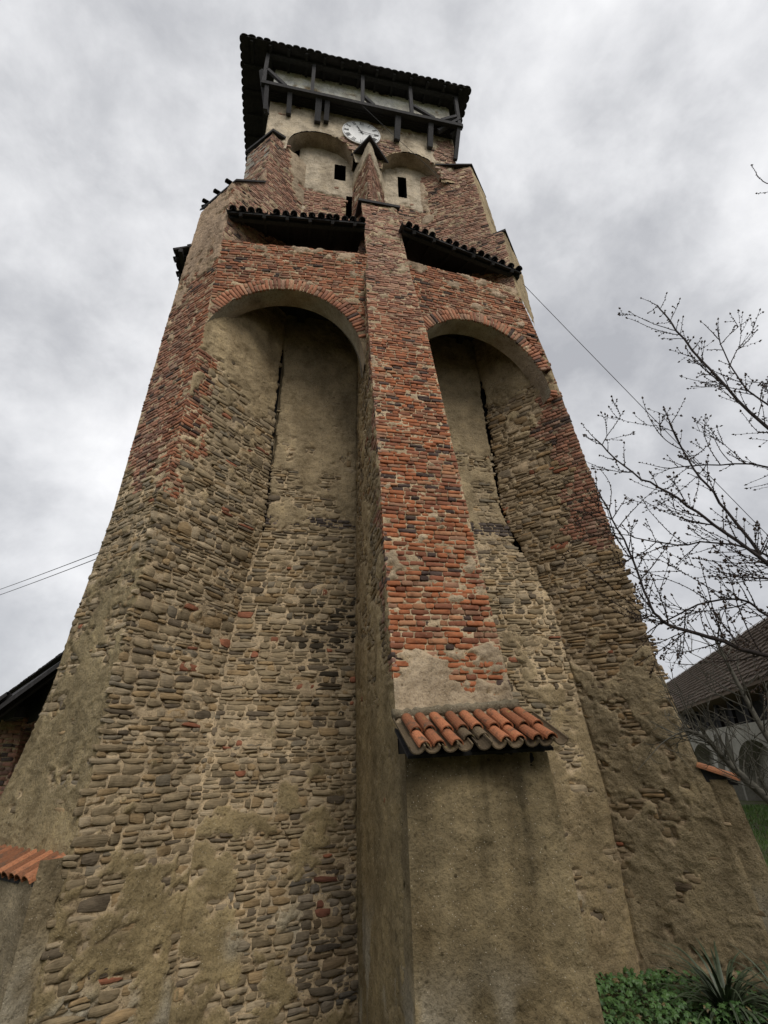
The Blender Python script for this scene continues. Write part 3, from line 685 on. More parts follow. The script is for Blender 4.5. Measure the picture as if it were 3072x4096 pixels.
bricks(p_ul, LS1, 14.05, 16.65, PMB(.34), warm=.5); bricks(p_ul, LS1b, 16.66, 17.7, PMB(.34), warm=.5)
bricks(p_ul, LS2, 14.4, 20.2, pm_ls2, warm=.52, burnt=.06); bricks(p_ul, LE2, 17.0, 20.1, PMB(.2), warm=.52, burnt=.06)
# sides hidden from here
mb = MB(); mb.prism([(-2.13, 9.97), (-1.55, 10.6), (-1.40, 9.99), (-1.405, 9.26)], 14, 20.1); mb.prism([(-3.02, 9.80), (-2.1, 10.7), (-1.5, 10.5), (-1.45, 9.30), (-2.04, 8.72)], 14, [16.9, 17.6, 17.7, 17.6, 16.55])
mb.build('buttress_core', M_FARWALL, p_ul)

M2T = (1.56, 8.86)
M2L = Face(const(1.20, 10.0), const(*M2T), 17.0, 20.1, anchor='R'); M2R = Face(const(*M2T), const(2.25, 10.0), 17.0, 20.1)
pm_m2 = lambda s, z: .18 + .9 * smooth(19.35, 19.7, np.asarray(z))
p_um = join_grids('upper_buttress', [solid_face(M2L, pm_m2, BEIGE, (.5, .43, .33), 36), solid_face(M2R, pm_m2, BEIGE, (.5, .43, .33), 37)], M_MORTAR, tower)
tag(p_um, 'pointed upper stage of the middle buttress with a small dark cap')
bricks(p_um, M2L, 17.0, 19.9, pm_m2, warm=.52, burnt=.06); bricks(p_um, M2R, 17.0, 19.9, pm_m2, warm=.52, burnt=.06)

R2L = const(3.45, 10.0); R2A = [(14, 5.30, 9.02), (17.1, 5.27, 9.06), (20.8, 5.04, 9.30)]
R2S = Face(R2L, R2A, 14.0, 20.75, anchor='R'); R1S = Face([(14, 4.60, 9.36), (17, 4.66, 9.33)], A_R, 14.0, 16.85, anchor='R')
R2E = Face(R2A, [(z, x + .9, y + .9) for z, x, y in R2A], 14.0, 20.75); R1E = Face([(z, x, y) for z, x, y in A_R if z > 13.5], [(z, x + 1.0, y + 1.0) for z, x, y in A_R if z > 13.5], 14.0, 16.85)
pm_r2 = lambda s, z: .15 + .4 * smooth(1.3, 1.8, np.asarray(s))
p_ur = join_grids('upper_buttress', [solid_face(R2S, pm_r2, BEIGE, (.40, .32, .24), 41), solid_face(R1S, PMB(.3), BEIGE, PINK, 42), solid_face(R2E, PMB(.9), TAN, TAN, 43, .3), solid_face(R1E, PMB(.9), TAN, TAN, 44, .3)], M_MORTAR, tower)
tag(p_ur, 'stepped upper stage of the right corner buttress')
bricks(p_ur, R2S, 14.3, 20.7, pm_r2, warm=.52, burnt=.06); bricks(p_ur, R1S, 14.1, 16.8, PMB(.3), warm=.5)

# tower body: recessed wall, arched head wall, plain sides
WINS = [(.60, .98, 19.75, 20.55), (2.72, 3.02, 19.45, 20.55), (1.02, 1.30, 18.0, 19.0)]
BODY = Face(const(-.55, 10.0), const(4.6, 10.0), 14.0, 21.6)
def pm_body(s, z):
    x = np.asarray(s) - .55
    return .12 + .75 * smooth(18.6, 19.2, np.asarray(z) + .5 * (fbm(x * 1.2, np.asarray(z), 77, 3) - .5)) + .3 * smooth(.1, -.25, x) 
v, q, c = solid_face(BODY, pm_body, BEIGE, (.49, .425, .335), 45)
ctr = v[q].mean(1); keep = np.ones(len(q), bool)
for x0, x1, z0, z1 in WINS: keep &= ~((ctr[:, 0] > x0) & (ctr[:, 0] < x1) & (ctr[:, 2] > z0) & (ctr[:, 2] < z1))
UWX0, UWX1 = -1.62, 4.65
def upper_zb(S):
    X = S + UWX0
    z = np.full_like(X, 20.0)
    for xc, a_, zs, b_ in ((.12, 1.04, 20.35, .92), (3.08, .98, 20.25, .90)):
        ins = np.abs(X - xc) < a_
        z = np.where(ins, zs + b_ * np.sqrt(np.clip(1 - ((X - xc) / a_) ** 2, 0, 1)), z)
    return z
HEADW = Face(const(UWX0, 9.5), const(UWX1, 9.5), 20.0, 25.2); HEADW.zb = upper_zb
pm_head = lambda s, z: .78 - .55 * smooth(.52, .68, fbm(np.asarray(s) * .8 + 3, np.asarray(z) * 1.1, 91, 3)) + .3 * smooth(22.6, 23, np.asarray(z)) - .45 * smooth(5.0, 5.9, np.asarray(s)) * smooth(22.4, 21.5, np.asarray(z))
g_head = grid_face(HEADW, 180, 120, lambda S, Z: HEADW.offset(S, Z, pm_head), mortar_cols(BEIGE, lambda S, Z: np.array((.50, .43, .335)) + (np.array((.86, .82, .74)) - np.array((.50, .43, .335))) * smooth(22.55, 22.6, Z)[..., None], 46), ends_fade=.04)  # render above the gallery floor painted lighter to offset the eave shade
grids = [(v, q[keep], c), g_head]
for xc, a_, zs, b_ in ((.12, 1.04, 20.35, .92), (3.08, .98, 20.25, .90)):
    th_ = np.linspace(math.pi, 0, 40); TH, DP = np.meshgrid(th_, np.linspace(0, .52, 5))
    V = np.stack([xc + a_ * np.cos(TH), 9.5 + DP, zs + b_ * np.sin(TH) + .015 * (fbm(TH * 4, DP * 5, 5, 3) - .5)], -1)
    idx = np.arange(TH.size).reshape(TH.shape); qq = np.stack([idx[:-1, :-1], idx[1:, :-1], idx[1:, 1:], idx[:-1, 1:]], -1).reshape(-1, 4)
    grids.append((V.reshape(-1, 3), qq, np.tile(np.array((.36, .30, .23)), (TH.size, 1))))
p_tw = join_grids('tower_wall', grids, M_MORTAR, tower); tag(p_tw, 'upper tower wall, brick below and pale render above, with two shallow arches')
def in_win(x, z): return any(x0 - .02 < x < x1 + .02 and z0 - .02 < z < z1 + .02 for x0, x1, z0, z1 in WINS)
bricks(p_tw, BODY, 14.6, 20.6, pm_body, warm=.5, burnt=.04, skip=lambda s, z: in_win(s - .55, z))
bricks(p_tw, HEADW, 20.1, 23.2, pm_head, warm=.4, burnt=.03, where=lambda s, z: z > float(upper_zb(np.array([s]))[0]) + .03, prot=(-.006, .012))
for x0, x1, z0, z1 in WINS:
    mb = MB(); y0, y1 = 10.005, 10.7; a_, b_ = x0 - .02, x1 + .02; c_, d_ = z0 - .02, z1 + .02
    mb.add([(a_, y0, c_), (b_, y0, c_), (b_, y0, d_), (a_, y0, d_), (a_, y1, c_), (b_, y1, c_), (b_, y1, d_), (a_, y1, d_)], [(4, 5, 6, 7), (0, 1, 5, 4), (1, 2, 6, 5), (2, 3, 7, 6), (3, 0, 4, 7)])
    mb.build('window_opening', M_VOID, p_tw)
mb = MB()
mb.add([(UWX0, 9.5, 20), (UWX0, 16, 20), (UWX0, 16, 25.2), (UWX0, 9.5, 25.2), (UWX1, 9.5, 20), (UWX1, 16, 20), (UWX1, 16, 25.2), (UWX1, 9.5, 25.2)], [(1, 0, 3, 2), (4, 5, 6, 7), (5, 1, 2, 6)])
mb.add([(-1.6, 10.3, 0), (-1.6, 15.98, 0), (-1.6, 15.98, 20), (-1.6, 10.3, 20), (4.63, 10.3, 0), (4.63, 15.98, 0), (4.63, 15.98, 20), (4.63, 10.3, 20)], [(1, 0, 3, 2), (4, 5, 6, 7), (5, 1, 2, 6)])
mb.build('side_wall', M_FARWALL, p_tw)

# dark caps of the buttress stages
def cap(name, top4, thick, label=None):
    v8 = [Vector(p_) for p_ in top4]; mb = MB(); n = len(v8)
    mb.add([p_ for p_ in v8] + [p_ - Vector((0, 0, thick)) for p_ in v8], [tuple(range(n)), tuple(range(2 * n - 1, n - 1, -1))] + [(i, n + i, n + (i + 1) % n, (i + 1) % n) for i in range(n)])
    return mb.build(name, M_DTILE, tower)
c1 = cap('buttress_cap', [(-2.02, 8.60, 16.68), (-1.36, 9.19, 17.78), (-2.05, 9.95, 17.98), (-3.13, 9.86, 17.02)], .07)
for k in range(3):                                # ragged tile ends along the outer slope
    t = (k + .5) / 3; a_ = Vector((-3.12, 9.82, 17.06)).lerp(Vector((-2.06, 8.60, 16.72)), t)
    barrel('tile', a_ + Vector((.42, .42, .34)), a_ + Vector((-.05, -.05, -.02)), .06, .07, (-.4, -.4, .8), M_DTILE, c1)
for k in range(4):
    a_ = Vector((-3.08, 9.86, 17.10)).lerp(Vector((-2.15, 9.98, 18.02)), k / 3.2); barrel('tile', a_ + Vector((.3, 0, .28)), a_ + Vector((.02, -.02, -.02)), .06, .07, (-.5, 0, .8), M_DTILE, c1)
cap('buttress_cap', [(-1.36, 9.13, 20.28), (-.98, 9.47, 20.62), (-1.60, 10.25, 20.95), (-2.22, 9.96, 20.36)], .10)
cap('buttress_cap', [(1.24, ym(17.1) - .07, 17.16), (2.43, ym(17.1) - .07, 17.16), (2.43, 9.9, 17.75), (1.24, 9.9, 17.75)], .09)
m2c = cap('buttress_cap', [(1.555, 8.70, 20.20), (2.33, 9.60, 20.62), (1.56, 9.60, 21.05), (1.08, 9.60, 20.62)], .10)
cap('buttress_cap', [(3.9, 9.50, 20.86), (5.10, 9.24, 20.80), (5.98, 10.2, 20.80), (4.7, 10.4, 20.95)], .06)
cap('buttress_cap', [(5.18, 9.10, 16.98), (5.58, 8.76, 16.92), (6.55, 9.85, 16.92), (5.9, 10.1, 17.1)], .08)

# gallery under the eaves
gal = MB(); gal.box((-1.87, 9.0, 22.50), (4.81, 9.497, 22.56)); gal.box((-1.88, 9.5, 22.50), (-1.625, 16, 22.56)); gal.box((4.655, 9.5, 22.50), (4.82, 16, 22.56))
p_gal = gal.build('timber_gallery', M_WOOD, tower)
mb = MB(); mb.beam((-1.9, 9.03, 22.44), (4.84, 9.03, 22.44), .14, .16); mb.build('edge_beam', M_WOOD, p_gal)
mb = MB(); mb.beam((-1.9, 9.06, 24.33), (4.84, 9.06, 24.33), .13, .14); mb.build('wall_plate', M_WOOD, p_gal)
for k in range(6):
    y0 = 9.06 + k * .073; mb = MB(); mb.box((-1.86, y0, 22.475), (4.80, y0 + .062, 22.498)); mb.build('floor_board', M_WOOD, p_gal)
for x in (-1.84, -.30, 1.37, 3.06, 4.74):
    mb = MB(); mb.beam((x, 9.05, 22.5), (x, 9.05, 24.3), .115, .11); mb.build('post', M_GREYWOOD, p_gal)
for x0, x1, za, zb_ in ((-1.78, -1.15, 23.35, 22.6), (1.43, 1.75, 23.0, 22.6), (3.12, 3.85, 23.1, 22.6), (4.68, 4.1, 23.05, 22.6)):
    mb = MB(); mb.beam((x0, 9.04, za), (x1, 9.04, zb_), .09, .11); mb.build('brace', M_GREYWOOD, p_gal)
for x, zl, hang, w in ((-.99, 21.72, 0, .15), (-.06, 21.62, 0, .20), (.22, 21.75, 0, .16), (2.59, 21.55, 0, .19), (3.73, 21.5, 0, .17)):
    mb = MB(); mb.beam((x, 9.40, zl), (x, 9.10, 22.46), w, .15, (0, 1, 0)); mb.build('bracket', M_GREYWOOD, p_gal)
for (a_, b_) in (((-1.66, 9.42, 21.55), (-1.95, 9.0, 23.1)), ((-1.7, 9.3, 21.5), (-1.72, 9.05, 22.4)), ((4.62, 9.44, 21.2), (4.72, 9.05, 22.45)), ((4.5, 9.3, 22.3), (4.82, 9.02, 22.5)), ((4.0, 9.2, 22.2), (4.8, 9.03, 22.9))):
    mb = MB(); mb.beam(a_, b_, .13, .11); mb.build('corner_brace', M_GREYWOOD, p_gal)

# main roof
EX0, EX1, EY0, EY1, EZ = -2.72, 5.21, 8.70, 16.5, 24.35
rc = ((EX0 + EX1) / 2, (EY0 + EY1) / 2)
def rr(i, z): return [(EX0 + i, EY0 + i, z), (EX1 - i, EY0 + i, z), (EX1 - i, EY1 - i, z), (EX0 + i, EY1 - i, z)]
mb = MB(); V = rr(.0, EZ) + rr(.80, EZ + .14) + rr(.80, EZ + .14) + rr(.0, EZ + .06) + rr(1.0, EZ + .55) + [(rc[0], rc[1], 29.5)]
fs = []
for i in range(4):
    j = (i + 1) % 4
    fs += [(i, j, 4 + j, 4 + i)[::-1], (12 + i, 12 + j, 16 + j, 16 + i), (16 + i, 16 + j, 20), (i, 12 + i, 12 + j, j)[::-1]]
fs.append((4, 5, 6, 7)[::-1])
mb.add(V, fs); p_roof = mb.build('hipped_roof', M_DTILE, tower)
soff = MB()
for i in range(4):                                # exposed rafters under the eaves
    pass
for k in range(13):
    x = EX0 + .35 + k * (EX1 - EX0 - .7) / 12
    mb = MB(); mb.beam((x, EY0 + .06, EZ - .02), (x, 9.5, EZ + .09), .09, .11); mb.build('rafter', M_WOOD, p_roof)
for k in range(10):
    y = EY0 + .8 + k * .75
    mb = MB(); mb.beam((EX0 + .06, y, EZ - .02), (-1.62, y, EZ + .09), .09, .11); mb.build('rafter', M_WOOD, p_roof)
def flat_tile(o, side, out, w, L, name, parent, mat):
    """plain tile with a rounded tail; o = middle of its tail, out = downslope direction"""
    o = Vector(o); side = Vector(side); out = Vector(out).normalized(); n = side.cross(out).normalized()
    if n.z < 0: n = -n
    prof = [(-.5, -1)] + [(-.5 * math.cos(t), -.0 + .28 * math.sin(t) - .28) for t in np.linspace(0, math.pi, 7)] + [(.5, -1)]
    top = [o + side * p_[0] * w + out * (p_[1] * L if p_[1] == -1 else p_[1] * w) + n * .02 for p_ in prof]; k = len(top)
    bot = [t_ - n * .022 for t_ in top]
    return mesh_obj(name, [tuple(v_) for v_ in top + bot], [tuple(range(k)), tuple(range(2 * k - 1, k - 1, -1))] + [(i, k + i, k + (i + 1) % k, (i + 1) % k) for i in range(k)], mat, parent, origin=tuple(o))
NT = 33
for k in range(NT):
    t = (k + .5) / NT; dz = .015 * math.sin(k * .9) + random.uniform(-.008, .008) - .04 * math.sin(math.pi * t)
    j = random.uniform(-.015, .015) - (.12 if k == 18 else 0)
    w = (EX1 - EX0) / NT * random.uniform(.93, 1.0)
    flat_tile((EX0 + t * (EX1 - EX0), EY0 - .05 - j, EZ + .03 + dz), (1, 0, 0), (0, -1, -.35), w, .4, 'tile', p_roof, M_DTILE)
    flat_tile((EX0 - .05 - j, EY0 + t * (EY1 - EY0), EZ + .03 + dz), (0, 1, 0), (-1, 0, -.35), w, .4, 'tile', p_roof, M_DTILE)
    flat_tile((EX1 + .05 + j, EY0 + t * (EY1 - EY0), EZ + .03 + dz), (0, 1, 0), (1, 0, -.35), w, .4, 'tile', p_roof, M_DTILE)
# clock
CX_, CZ_, CR_ = 1.40, 21.66, .64
dm = MB(); N = 48
ring0 = [(CX_ + CR_ * math.cos(2 * math.pi * i / N), 9.44, CZ_ + CR_ * math.sin(2 * math.pi * i / N)) for i in range(N)]
dm.add(ring0 + [(x, 9.475, z) for x, y, z in ring0], [tuple(range(N)), tuple(range(2 * N - 1, N - 1, -1))] + [(i, N + i, N + (i + 1) % N, (i + 1) % N) for i in range(N)])
p_dial = dm.build('clock_dial', M_DIAL, tower)
def bar(mb, p0, p1, w, y=9.434): mb.beam((p0[0], y, p0[1]), (p1[0], y, p1[1]), w, .008, (0, 1, 0))
ROM = ['XII', 'I', 'II', 'III', 'IIII', 'V', 'VI', 'VII', 'VIII', 'IX', 'X', 'XI']
for h, txt in enumerate(ROM):
    ang = math.pi / 2 - h * math.pi / 6; er = Vector((math.cos(ang), math.sin(ang))); et = Vector((er.y, -er.x)); o = Vector((CX_, CZ_))
    widths = {'I': .038, 'V': .062, 'X': .066}; tot = sum(widths[c_] for c_ in txt); x = -tot / 2; mb = MB(); H2 = .075; rad = .50
    def P2(a_, r_): return tuple(o + et * a_ + er * (rad + r_))
    for c_ in txt:
        w = widths[c_]; cx_ = x + w / 2
        if c_ == 'I': bar(mb, P2(cx_, -H2), P2(cx_, H2), .012)
        elif c_ == 'V': bar(mb, P2(cx_ - .02, H2), P2(cx_, -H2), .013); bar(mb, P2(cx_ + .02, H2), P2(cx_, -H2), .009)
        else: bar(mb, P2(cx_ - .022, H2), P2(cx_ + .022, -H2), .013); bar(mb, P2(cx_ + .022, H2), P2(cx_ - .022, -H2), .009)
        x += w
    mb.build('numeral', M_BLACK, p_dial)
mb = MB()
for i in range(48):
    a0, a1 = 2 * math.pi * i / 48, 2 * math.pi * (i + 1) / 48
    bar(mb, (CX_ + .60 * math.cos(a0), CZ_ + .60 * math.sin(a0)), (CX_ + .60 * math.cos(a1), CZ_ + .60 * math.sin(a1)), .008, 9.436)
mb.build('minute_ring', M_BLACK, p_dial)
mb = MB(); bar(mb, (CX_ + .06, CZ_ - .10), (CX_ - .16, CZ_ + .30), .026, 9.42); mb.build('hour_hand', M_BLACK, p_dial)
mb = MB(); bar(mb, (CX_ - .12, CZ_ + .02), (CX_ + .50, CZ_ - .05), .022, 9.41); mb.build('minute_hand', M_BLACK, p_dial)
mb = MB(); mb.tube([(CX_, 9.44, CZ_), (CX_, 9.40, CZ_)], .035, 10); mb.build('hub', M_BLACK, p_dial)

# ------------------------------------------------------------------ plinths with tiled caps at the foot
BOXF = Face([(-1.2, 1.365, 5.56), (3.05, 1.385, 5.86)], [(-1.2, 3.24, 5.56), (3.05, 3.04, 5.86)], -1.2, 3.04)
BOXL = Face([(-1.2, 1.378, 6.6), (3.05, 1.384, 6.6)], [(-1.2, 1.365, 5.56), (3.05, 1.385, 5.86)], -1.2, 3.04, anchor='R')
BOXR = Face([(-1.2, 3.24, 5.56), (3.05, 3.04, 5.86)], [(-1.2, 3.1, 8.7), (3.05, 3.0, 6.6)], -1.2, 3.04)
def smooth_off(face, amp):
    return lambda S, Z: (amp * (fbm(S * 1.2, Z * 1.1, face.seed, 5) - .5) + .010 * (fbm(S * 9, Z * 9, face.seed + 2, 3) - .5) - .014 * smooth(.60, .70, fbm(S * 5, Z * 6, face.seed + 4, 3)) + .012 * smooth(.50, .53, fbm(S * 1.6 + 2, Z * 1.9, face.seed + 8, 5)) * smooth(.68, .64, fbm(S * 2.6 + 5, Z * 2.9, face.seed + 12, 4)), np.ones_like(S))
cbox = mortar_cols(TAN, (.245, .196, .115), 51, lambda S, Z: .5 * smooth(.45, .7, fbm(S * 5, Z * .35, 52, 4)) * smooth(.9, 2.7, Z) + .35 * smooth(.5, .72, fbm(S * 1.4 + 7, Z * 1.2, 53, 4)))      # run-off and damp stains
p_box = join_grids('plinth', [grid_face(BOXF, 90, 150, smooth_off(BOXF, .035), cbox, .05), grid_face(BOXL, 36, 110, smooth_off(BOXL, .02), cbox, .05), grid_face(BOXR, 20, 40, smooth_off(BOXR, .02), cbox, .05)], M_MORTAR, tower)
tag(p_box, 'smooth olive rendered block at the foot of the middle buttress')
mb = MB(); mb.prism([(1.40, 5.87), (3.02, 5.87), (3.0, 6.6), (1.40, 6.6)], 2.9, [3.04, 3.06, 3.42, 3.36]); mb.build('cap_bed', M_VOID, p_box)
cap1 = MB(); cap1.add([(1.37, 5.66, 3.02), (3.02, 5.66, 3.08), (2.99, 6.32, 3.44), (1.37, 6.32, 3.34), (1.37, 5.66, 2.99), (3.02, 5.66, 3.05), (2.99, 6.32, 3.40), (1.37, 6.32, 3.30)], [(0, 1, 2, 3), (7, 6, 5, 4), (0, 4, 5, 1), (1, 5, 6, 2), (3, 7, 4, 0)])
p_cap1 = cap1.build('tiled_cap', M_WOOD, p_box); 
def cap_tile(name, *a_, **k_): return barrel(name, *a_, **k_)
NC = 9
for k in range(NC):
    x = 1.50 + k * (2.94 - 1.50) / (NC - 1); zr = .07 * k / (NC - 1)
    top = Vector((x - .01 + random.uniform(-.012, .012), 6.26, 3.40 + zr)); bot = Vector((x + random.uniform(-.018, .018), 5.50, 3.06 + zr)); un = (0, -.42, 1)
    mid = top.lerp(bot, .60 + random.uniform(-.03, .03)); mid2 = top.lerp(bot, .50)
    mm = M_TILE if k not in (3, 6, 7) else M_TILE
    t_ = barrel('tile', top + Vector((0, 0, .035)), mid + Vector((0, 0, .05)), .062, .072, un, mm, p_cap1); t_['label'] = 'upper half-round clay tile'
    if k == 4:
        barrel('tile', mid2 + Vector((0, 0, .015)), top.lerp(bot, .76) + Vector((.02, 0, 0)), .066, .07, un, M_PANTILE, p_cap1)['label'] = 'broken tile stub'
    else:
        barrel('tile', mid2 + Vector((0, 0, .010)), bot + Vector((0, 0, .035)) if k != 3 else top.lerp(bot, .86) + Vector((0, 0, .03)), .060, .070, un, mm if k != 3 else M_PANTILE, p_cap1)
for k in range(NC + 1):
    x = 1.41 + k * (3.04 - 1.41) / NC; zr = .07 * k / NC
    barrel('pan_tile', (x, 6.2, 3.42 + zr), (x + random.uniform(-.015, .015), 5.46 + random.uniform(-.03, .03), 3.10 + zr), .075, .088, (0, -.42, 1), M_PANTILE, p_cap1, concave=True)
mf = MB()                                         # mortar fillet along the top of the tiles
pts = [(1.36 + i * .055, 6.27 + .012 * math.sin(i * 1.9), 3.46 + .0042 * i + .012 * math.sin(i * 2.7)) for i in range(30)]
mf.tube(pts, [.055 + .02 * random.random() for _ in pts], 8); mf.build('mortar_fillet', M_MORTAR, p_box, True, cols=np.tile(np.array((.20, .17, .12)), (len(mf.v), 1)))

# left plinth
PL = Face([(-1.2, -4.45, 9.55), (2, -4.4, 9.5)], [(-1.2, -2.64, 7.60), (2, -2.56, 7.66)], -1.2, 1.82, anchor='R')
PLR = Face([(-1.2, -2.64, 7.60), (2, -2.56, 7.66)], [(-1.2, -2.22, 8.02), (2.2, -2.18, 8.04)], -1.2, 2.0)
pm_plr = lambda s, z: np.full(np.shape(s), .95)
p_pl = join_grids('plinth', [grid_face(PL, 80, 70, smooth_off(PL, .03), mortar_cols(TAN, (.24, .20, .135), 61), .05), mk(PLR, 24, 76, pm_plr, TAN, (.26, .212, .135), 62)], M_MORTAR, tower)
tag(p_pl, 'low rendered block with an orange tiled cap at the foot of the left buttress')
u45 = Vector((-.7071, .7071, 0)); out45 = Vector((-.7071, -.7071, 0)); base = Vector((-2.48, 7.78, 0))
cb = MB(); a0 = base + u45 * -.02; a1 = base + u45 * 2.9
cb.add([a0 + out45 * .16 + Vector((0, 0, 1.79)), a1 + out45 * .16 + Vector((0, 0, 1.79)), a1 - out45 * .40 + Vector((0, 0, 2.06)), a0 - out45 * .40 + Vector((0, 0, 2.06)), a0 + out45 * .16 + Vector((0, 0, 1.75)), a1 + out45 * .16 + Vector((0, 0, 1.75)), a1 - out45 * .40 + Vector((0, 0, 1.80)), a0 - out45 * .40 + Vector((0, 0, 1.80))], [(3, 2, 1, 0), (4, 5, 6, 7), (0, 1, 5, 4), (3, 0, 4, 7)])
p_cap2 = cb.build('tiled_cap', M_WOOD, p_pl)
for k in range(17):
    o_ = base + u45 * (.06 + k * .17)
    barrel('tile', o_ - out45 * .36 + Vector((0, 0, 2.035)), o_ + out45 * (.20 + random.uniform(-.01, .01)) + Vector((0, 0, 1.785)), .088, .094, out45 * .4 + Vector((0, 0, 1)), M_TILE2, p_cap2)
mf = MB(); pts = [base + u45 * (k * .1 + .05) - out45 * (.36 + .01 * math.sin(k * 2.2)) + Vector((0, 0, 2.12 + .012 * math.sin(k * 1.7))) for k in range(30)]
mf.tube(pts, [.015, .05] + [.068 + .012 * random.random() for _ in pts[2:]], 8); mf.build('mortar_fillet', M_RENDER, p_pl, True)

# right plinth
off = .30 * .7071
def shift(pl, d): return [(z, x + d, y - d) for z, x, y in pl]
AR_low = [(z, x, y) for z, x, y in A_R if z < 3.2]
PRL = Face(AR_low, shift(AR_low, off), -1.2, 2.62, anchor='R'); PRE = Face(shift(AR_low, off), [(z, x + 1.2, y + 1.55) for z, x, y in shift(AR_low, off)], -1.2, 2.62)
cpr = mortar_cols(TAN, (.262, .212, .134), 63)
p_pr = join_grids('plinth', [grid_face(PRL, 16, 110, smooth_off(PRL, .03), cpr, .05), grid_face(PRE, 30, 60, smooth_off(PRE, .03), cpr, .05)], M_MORTAR, tower)
tag(p_pr, 'rendered block with a tiled cap at the foot of the right buttress')
o45 = Vector((.7071, -.7071, 0)); v45 = Vector((.61, .79, 0)); b0 = Vector((6.72, 7.86, 0))
cb = MB(); a0 = b0 + v45 * .0; a1 = b0 + v45 * 1.7
cb.add([a0 + o45 * .42 + Vector((0, 0, 2.60)), a1 + o45 * .42 + Vector((0, 0, 2.60)), a1 - o45 * .1 + Vector((0, 0, 2.83)), a0 - o45 * .1 + Vector((0, 0, 2.83)), a0 + o45 * .42 + Vector((0, 0, 2.54)), a1 + o45 * .42 + Vector((0, 0, 2.54)), a1 - o45 * .1 + Vector((0, 0, 2.6)), a0 - o45 * .1 + Vector((0, 0, 2.6))], [(0, 1, 2, 3), (7, 6, 5, 4), (1, 0, 4, 5), (0, 3, 7, 4)])
p_cap3 = cb.build('tiled_cap', M_WOOD, p_pr)
for k in range(9):
    o_ = b0 + v45 * (.03 + k * .18)
    barrel('tile', o_ - o45 * .08 + Vector((0, 0, 2.80)), o_ + o45 * .46 + Vector((0, 0, 2.60)), .085, .092, o45 * .4 + Vector((0, 0, 1)), M_TILE2, p_cap3)

# ------------------------------------------------------------------ commit bricks and stones
def commit():
    for kind, mat, rest in (('brick', M_BRICK, 'brickwork'), ('stone', M_STONE, 'rubble_stonework')):
        ps = sorted([p for p in PIECES if p['kind'] == kind], key=lambda p: -p['size'])
        for p in ps[:300]:
            mesh_obj(kind, p['v'], topo(p['n'], p['flip']), mat, p['part'], cols=np.tile(p['col'], (len(p['v']), 1)), origin=p['v'].mean(0))
        vs_, lvs, lts, cs, b = [], [], [], [], 0
        for p in ps[300:]:
            lv, ls, lt = topo(p['n'], p['flip']); vs_.append(p['v']); lvs.append(lv + b); lts.append(lt); cs.append(np.tile(p['col'], (len(p['v']), 1))); b += len(p['v'])
        lt = np.concatenate(lts); ls = np.concatenate([[0], np.cumsum(lt)[:-1]])
        o = mesh_obj(rest, np.concatenate(vs_), (np.concatenate(lvs), ls, lt), mat, tower, cols=np.concatenate(cs)); tag(o, kind='stuff')
        print(kind, len(ps))
commit()

# ------------------------------------------------------------------ the arcaded outbuilding across the courtyard
arc = empty('arcaded_outbuilding', (17, 17.2, 1.2), 'long dim outbuilding with grey arcaded wall and brown tiled roof behind bare branches', 'building')
W0 = np.array([17.0, 17.2]); U_ = np.array([.473, .881]); NO = np.array([-.881, .473])
def wp(t, o, z): p_ = W0 + U_ * t + NO * o; return (p_[0], p_[1], z)
T0, T1 = -9.0, 26.0; GB, WT = .6, 3.95
arches = [(-7.4, 2.35), (0.0, 2.35), (7.4, 2.35), (14.8, 2.35), (22.2, 2.2)]
mb = MB()
def arc_wall(mb):
    ts = [T0]
    for c0, a_ in arches: ts += [c0 - a_] + [c0 - a_ * math.cos(k * math.pi / 16) for k in range(1, 16)] + [c0 + a_]
    ts += [T1]
    def low(t):
        for c0, a_ in arches:
            if abs(t - c0) < a_ - 1e-6: return 2.15 + 1.25 * math.sqrt(max(0, 1 - ((t - c0) / a_) ** 2))
        return GB
    vs_, fs = [], []
    for i in range(len(ts) - 1):
        a_, b_ = ts[i], ts[i + 1]; mid = (a_ + b_) / 2; ins = any(abs(mid - c0) < r for c0, r in arches)
        la, lb = (low(a_), low(b_)) if ins else (GB, GB)
        if ins and la == GB: la = 2.15
        if ins and lb == GB: lb = 2.15
        k = len(vs_); vs_ += [wp(a_, 0, la), wp(b_, 0, lb), wp(b_, 0, WT), wp(a_, 0, WT), wp(a_, -.7, la), wp(b_, -.7, lb)]
        fs += [(k, k + 1, k + 2, k + 3)]
        if ins: fs += [(k + 4, k + 5, k + 1, k)]
    for c0, r in arches:
        for sgn in (-1, 1):
            k = len(vs_); t = c0 + sgn * r; vs_ += [wp(t, 0, GB), wp(t, -.7, GB), wp(t, -.7, 2.15), wp(t, 0, 2.15)]; fs.append((k, k + 1, k + 2, k + 3))
    k = len(vs_); vs_ += [wp(T0, -.7, GB), wp(T1, -.7, GB), wp(T1, -.7, WT), wp(T0, -.7, WT), wp(T0, -.9, WT), wp(T1, -.9, WT), wp(T1, 0, WT), wp(T0, 0, WT)]
    fs += [(k, k + 1, k + 2, k + 3), (k + 3, k + 2, k + 6, k + 7)]
    mb.add(vs_, fs)
arc_wall(mb); p_aw = mb.build('arcade_wall', M_FARWALL, arc)
for c0, r in arches:
    for sgn in (-1, 1):
        t = c0 + sgn * (r + .55)
        mb = MB(); mb.add([wp(t - .3, .55, GB), wp(t + .3, .55, GB), wp(t + .3, -.05, GB), wp(t - .3, -.05, GB), wp(t - .28, .06, 3.7), wp(t + .28, .06, 3.7), wp(t + .28, -.05, 3.8), wp(t - .28, -.05, 3.8)], [(0, 1, 5, 4), (1, 2, 6, 5), (3, 0, 4, 7), (4, 5, 6, 7)])
        mb.build('pier', M_FARWALL, arc)
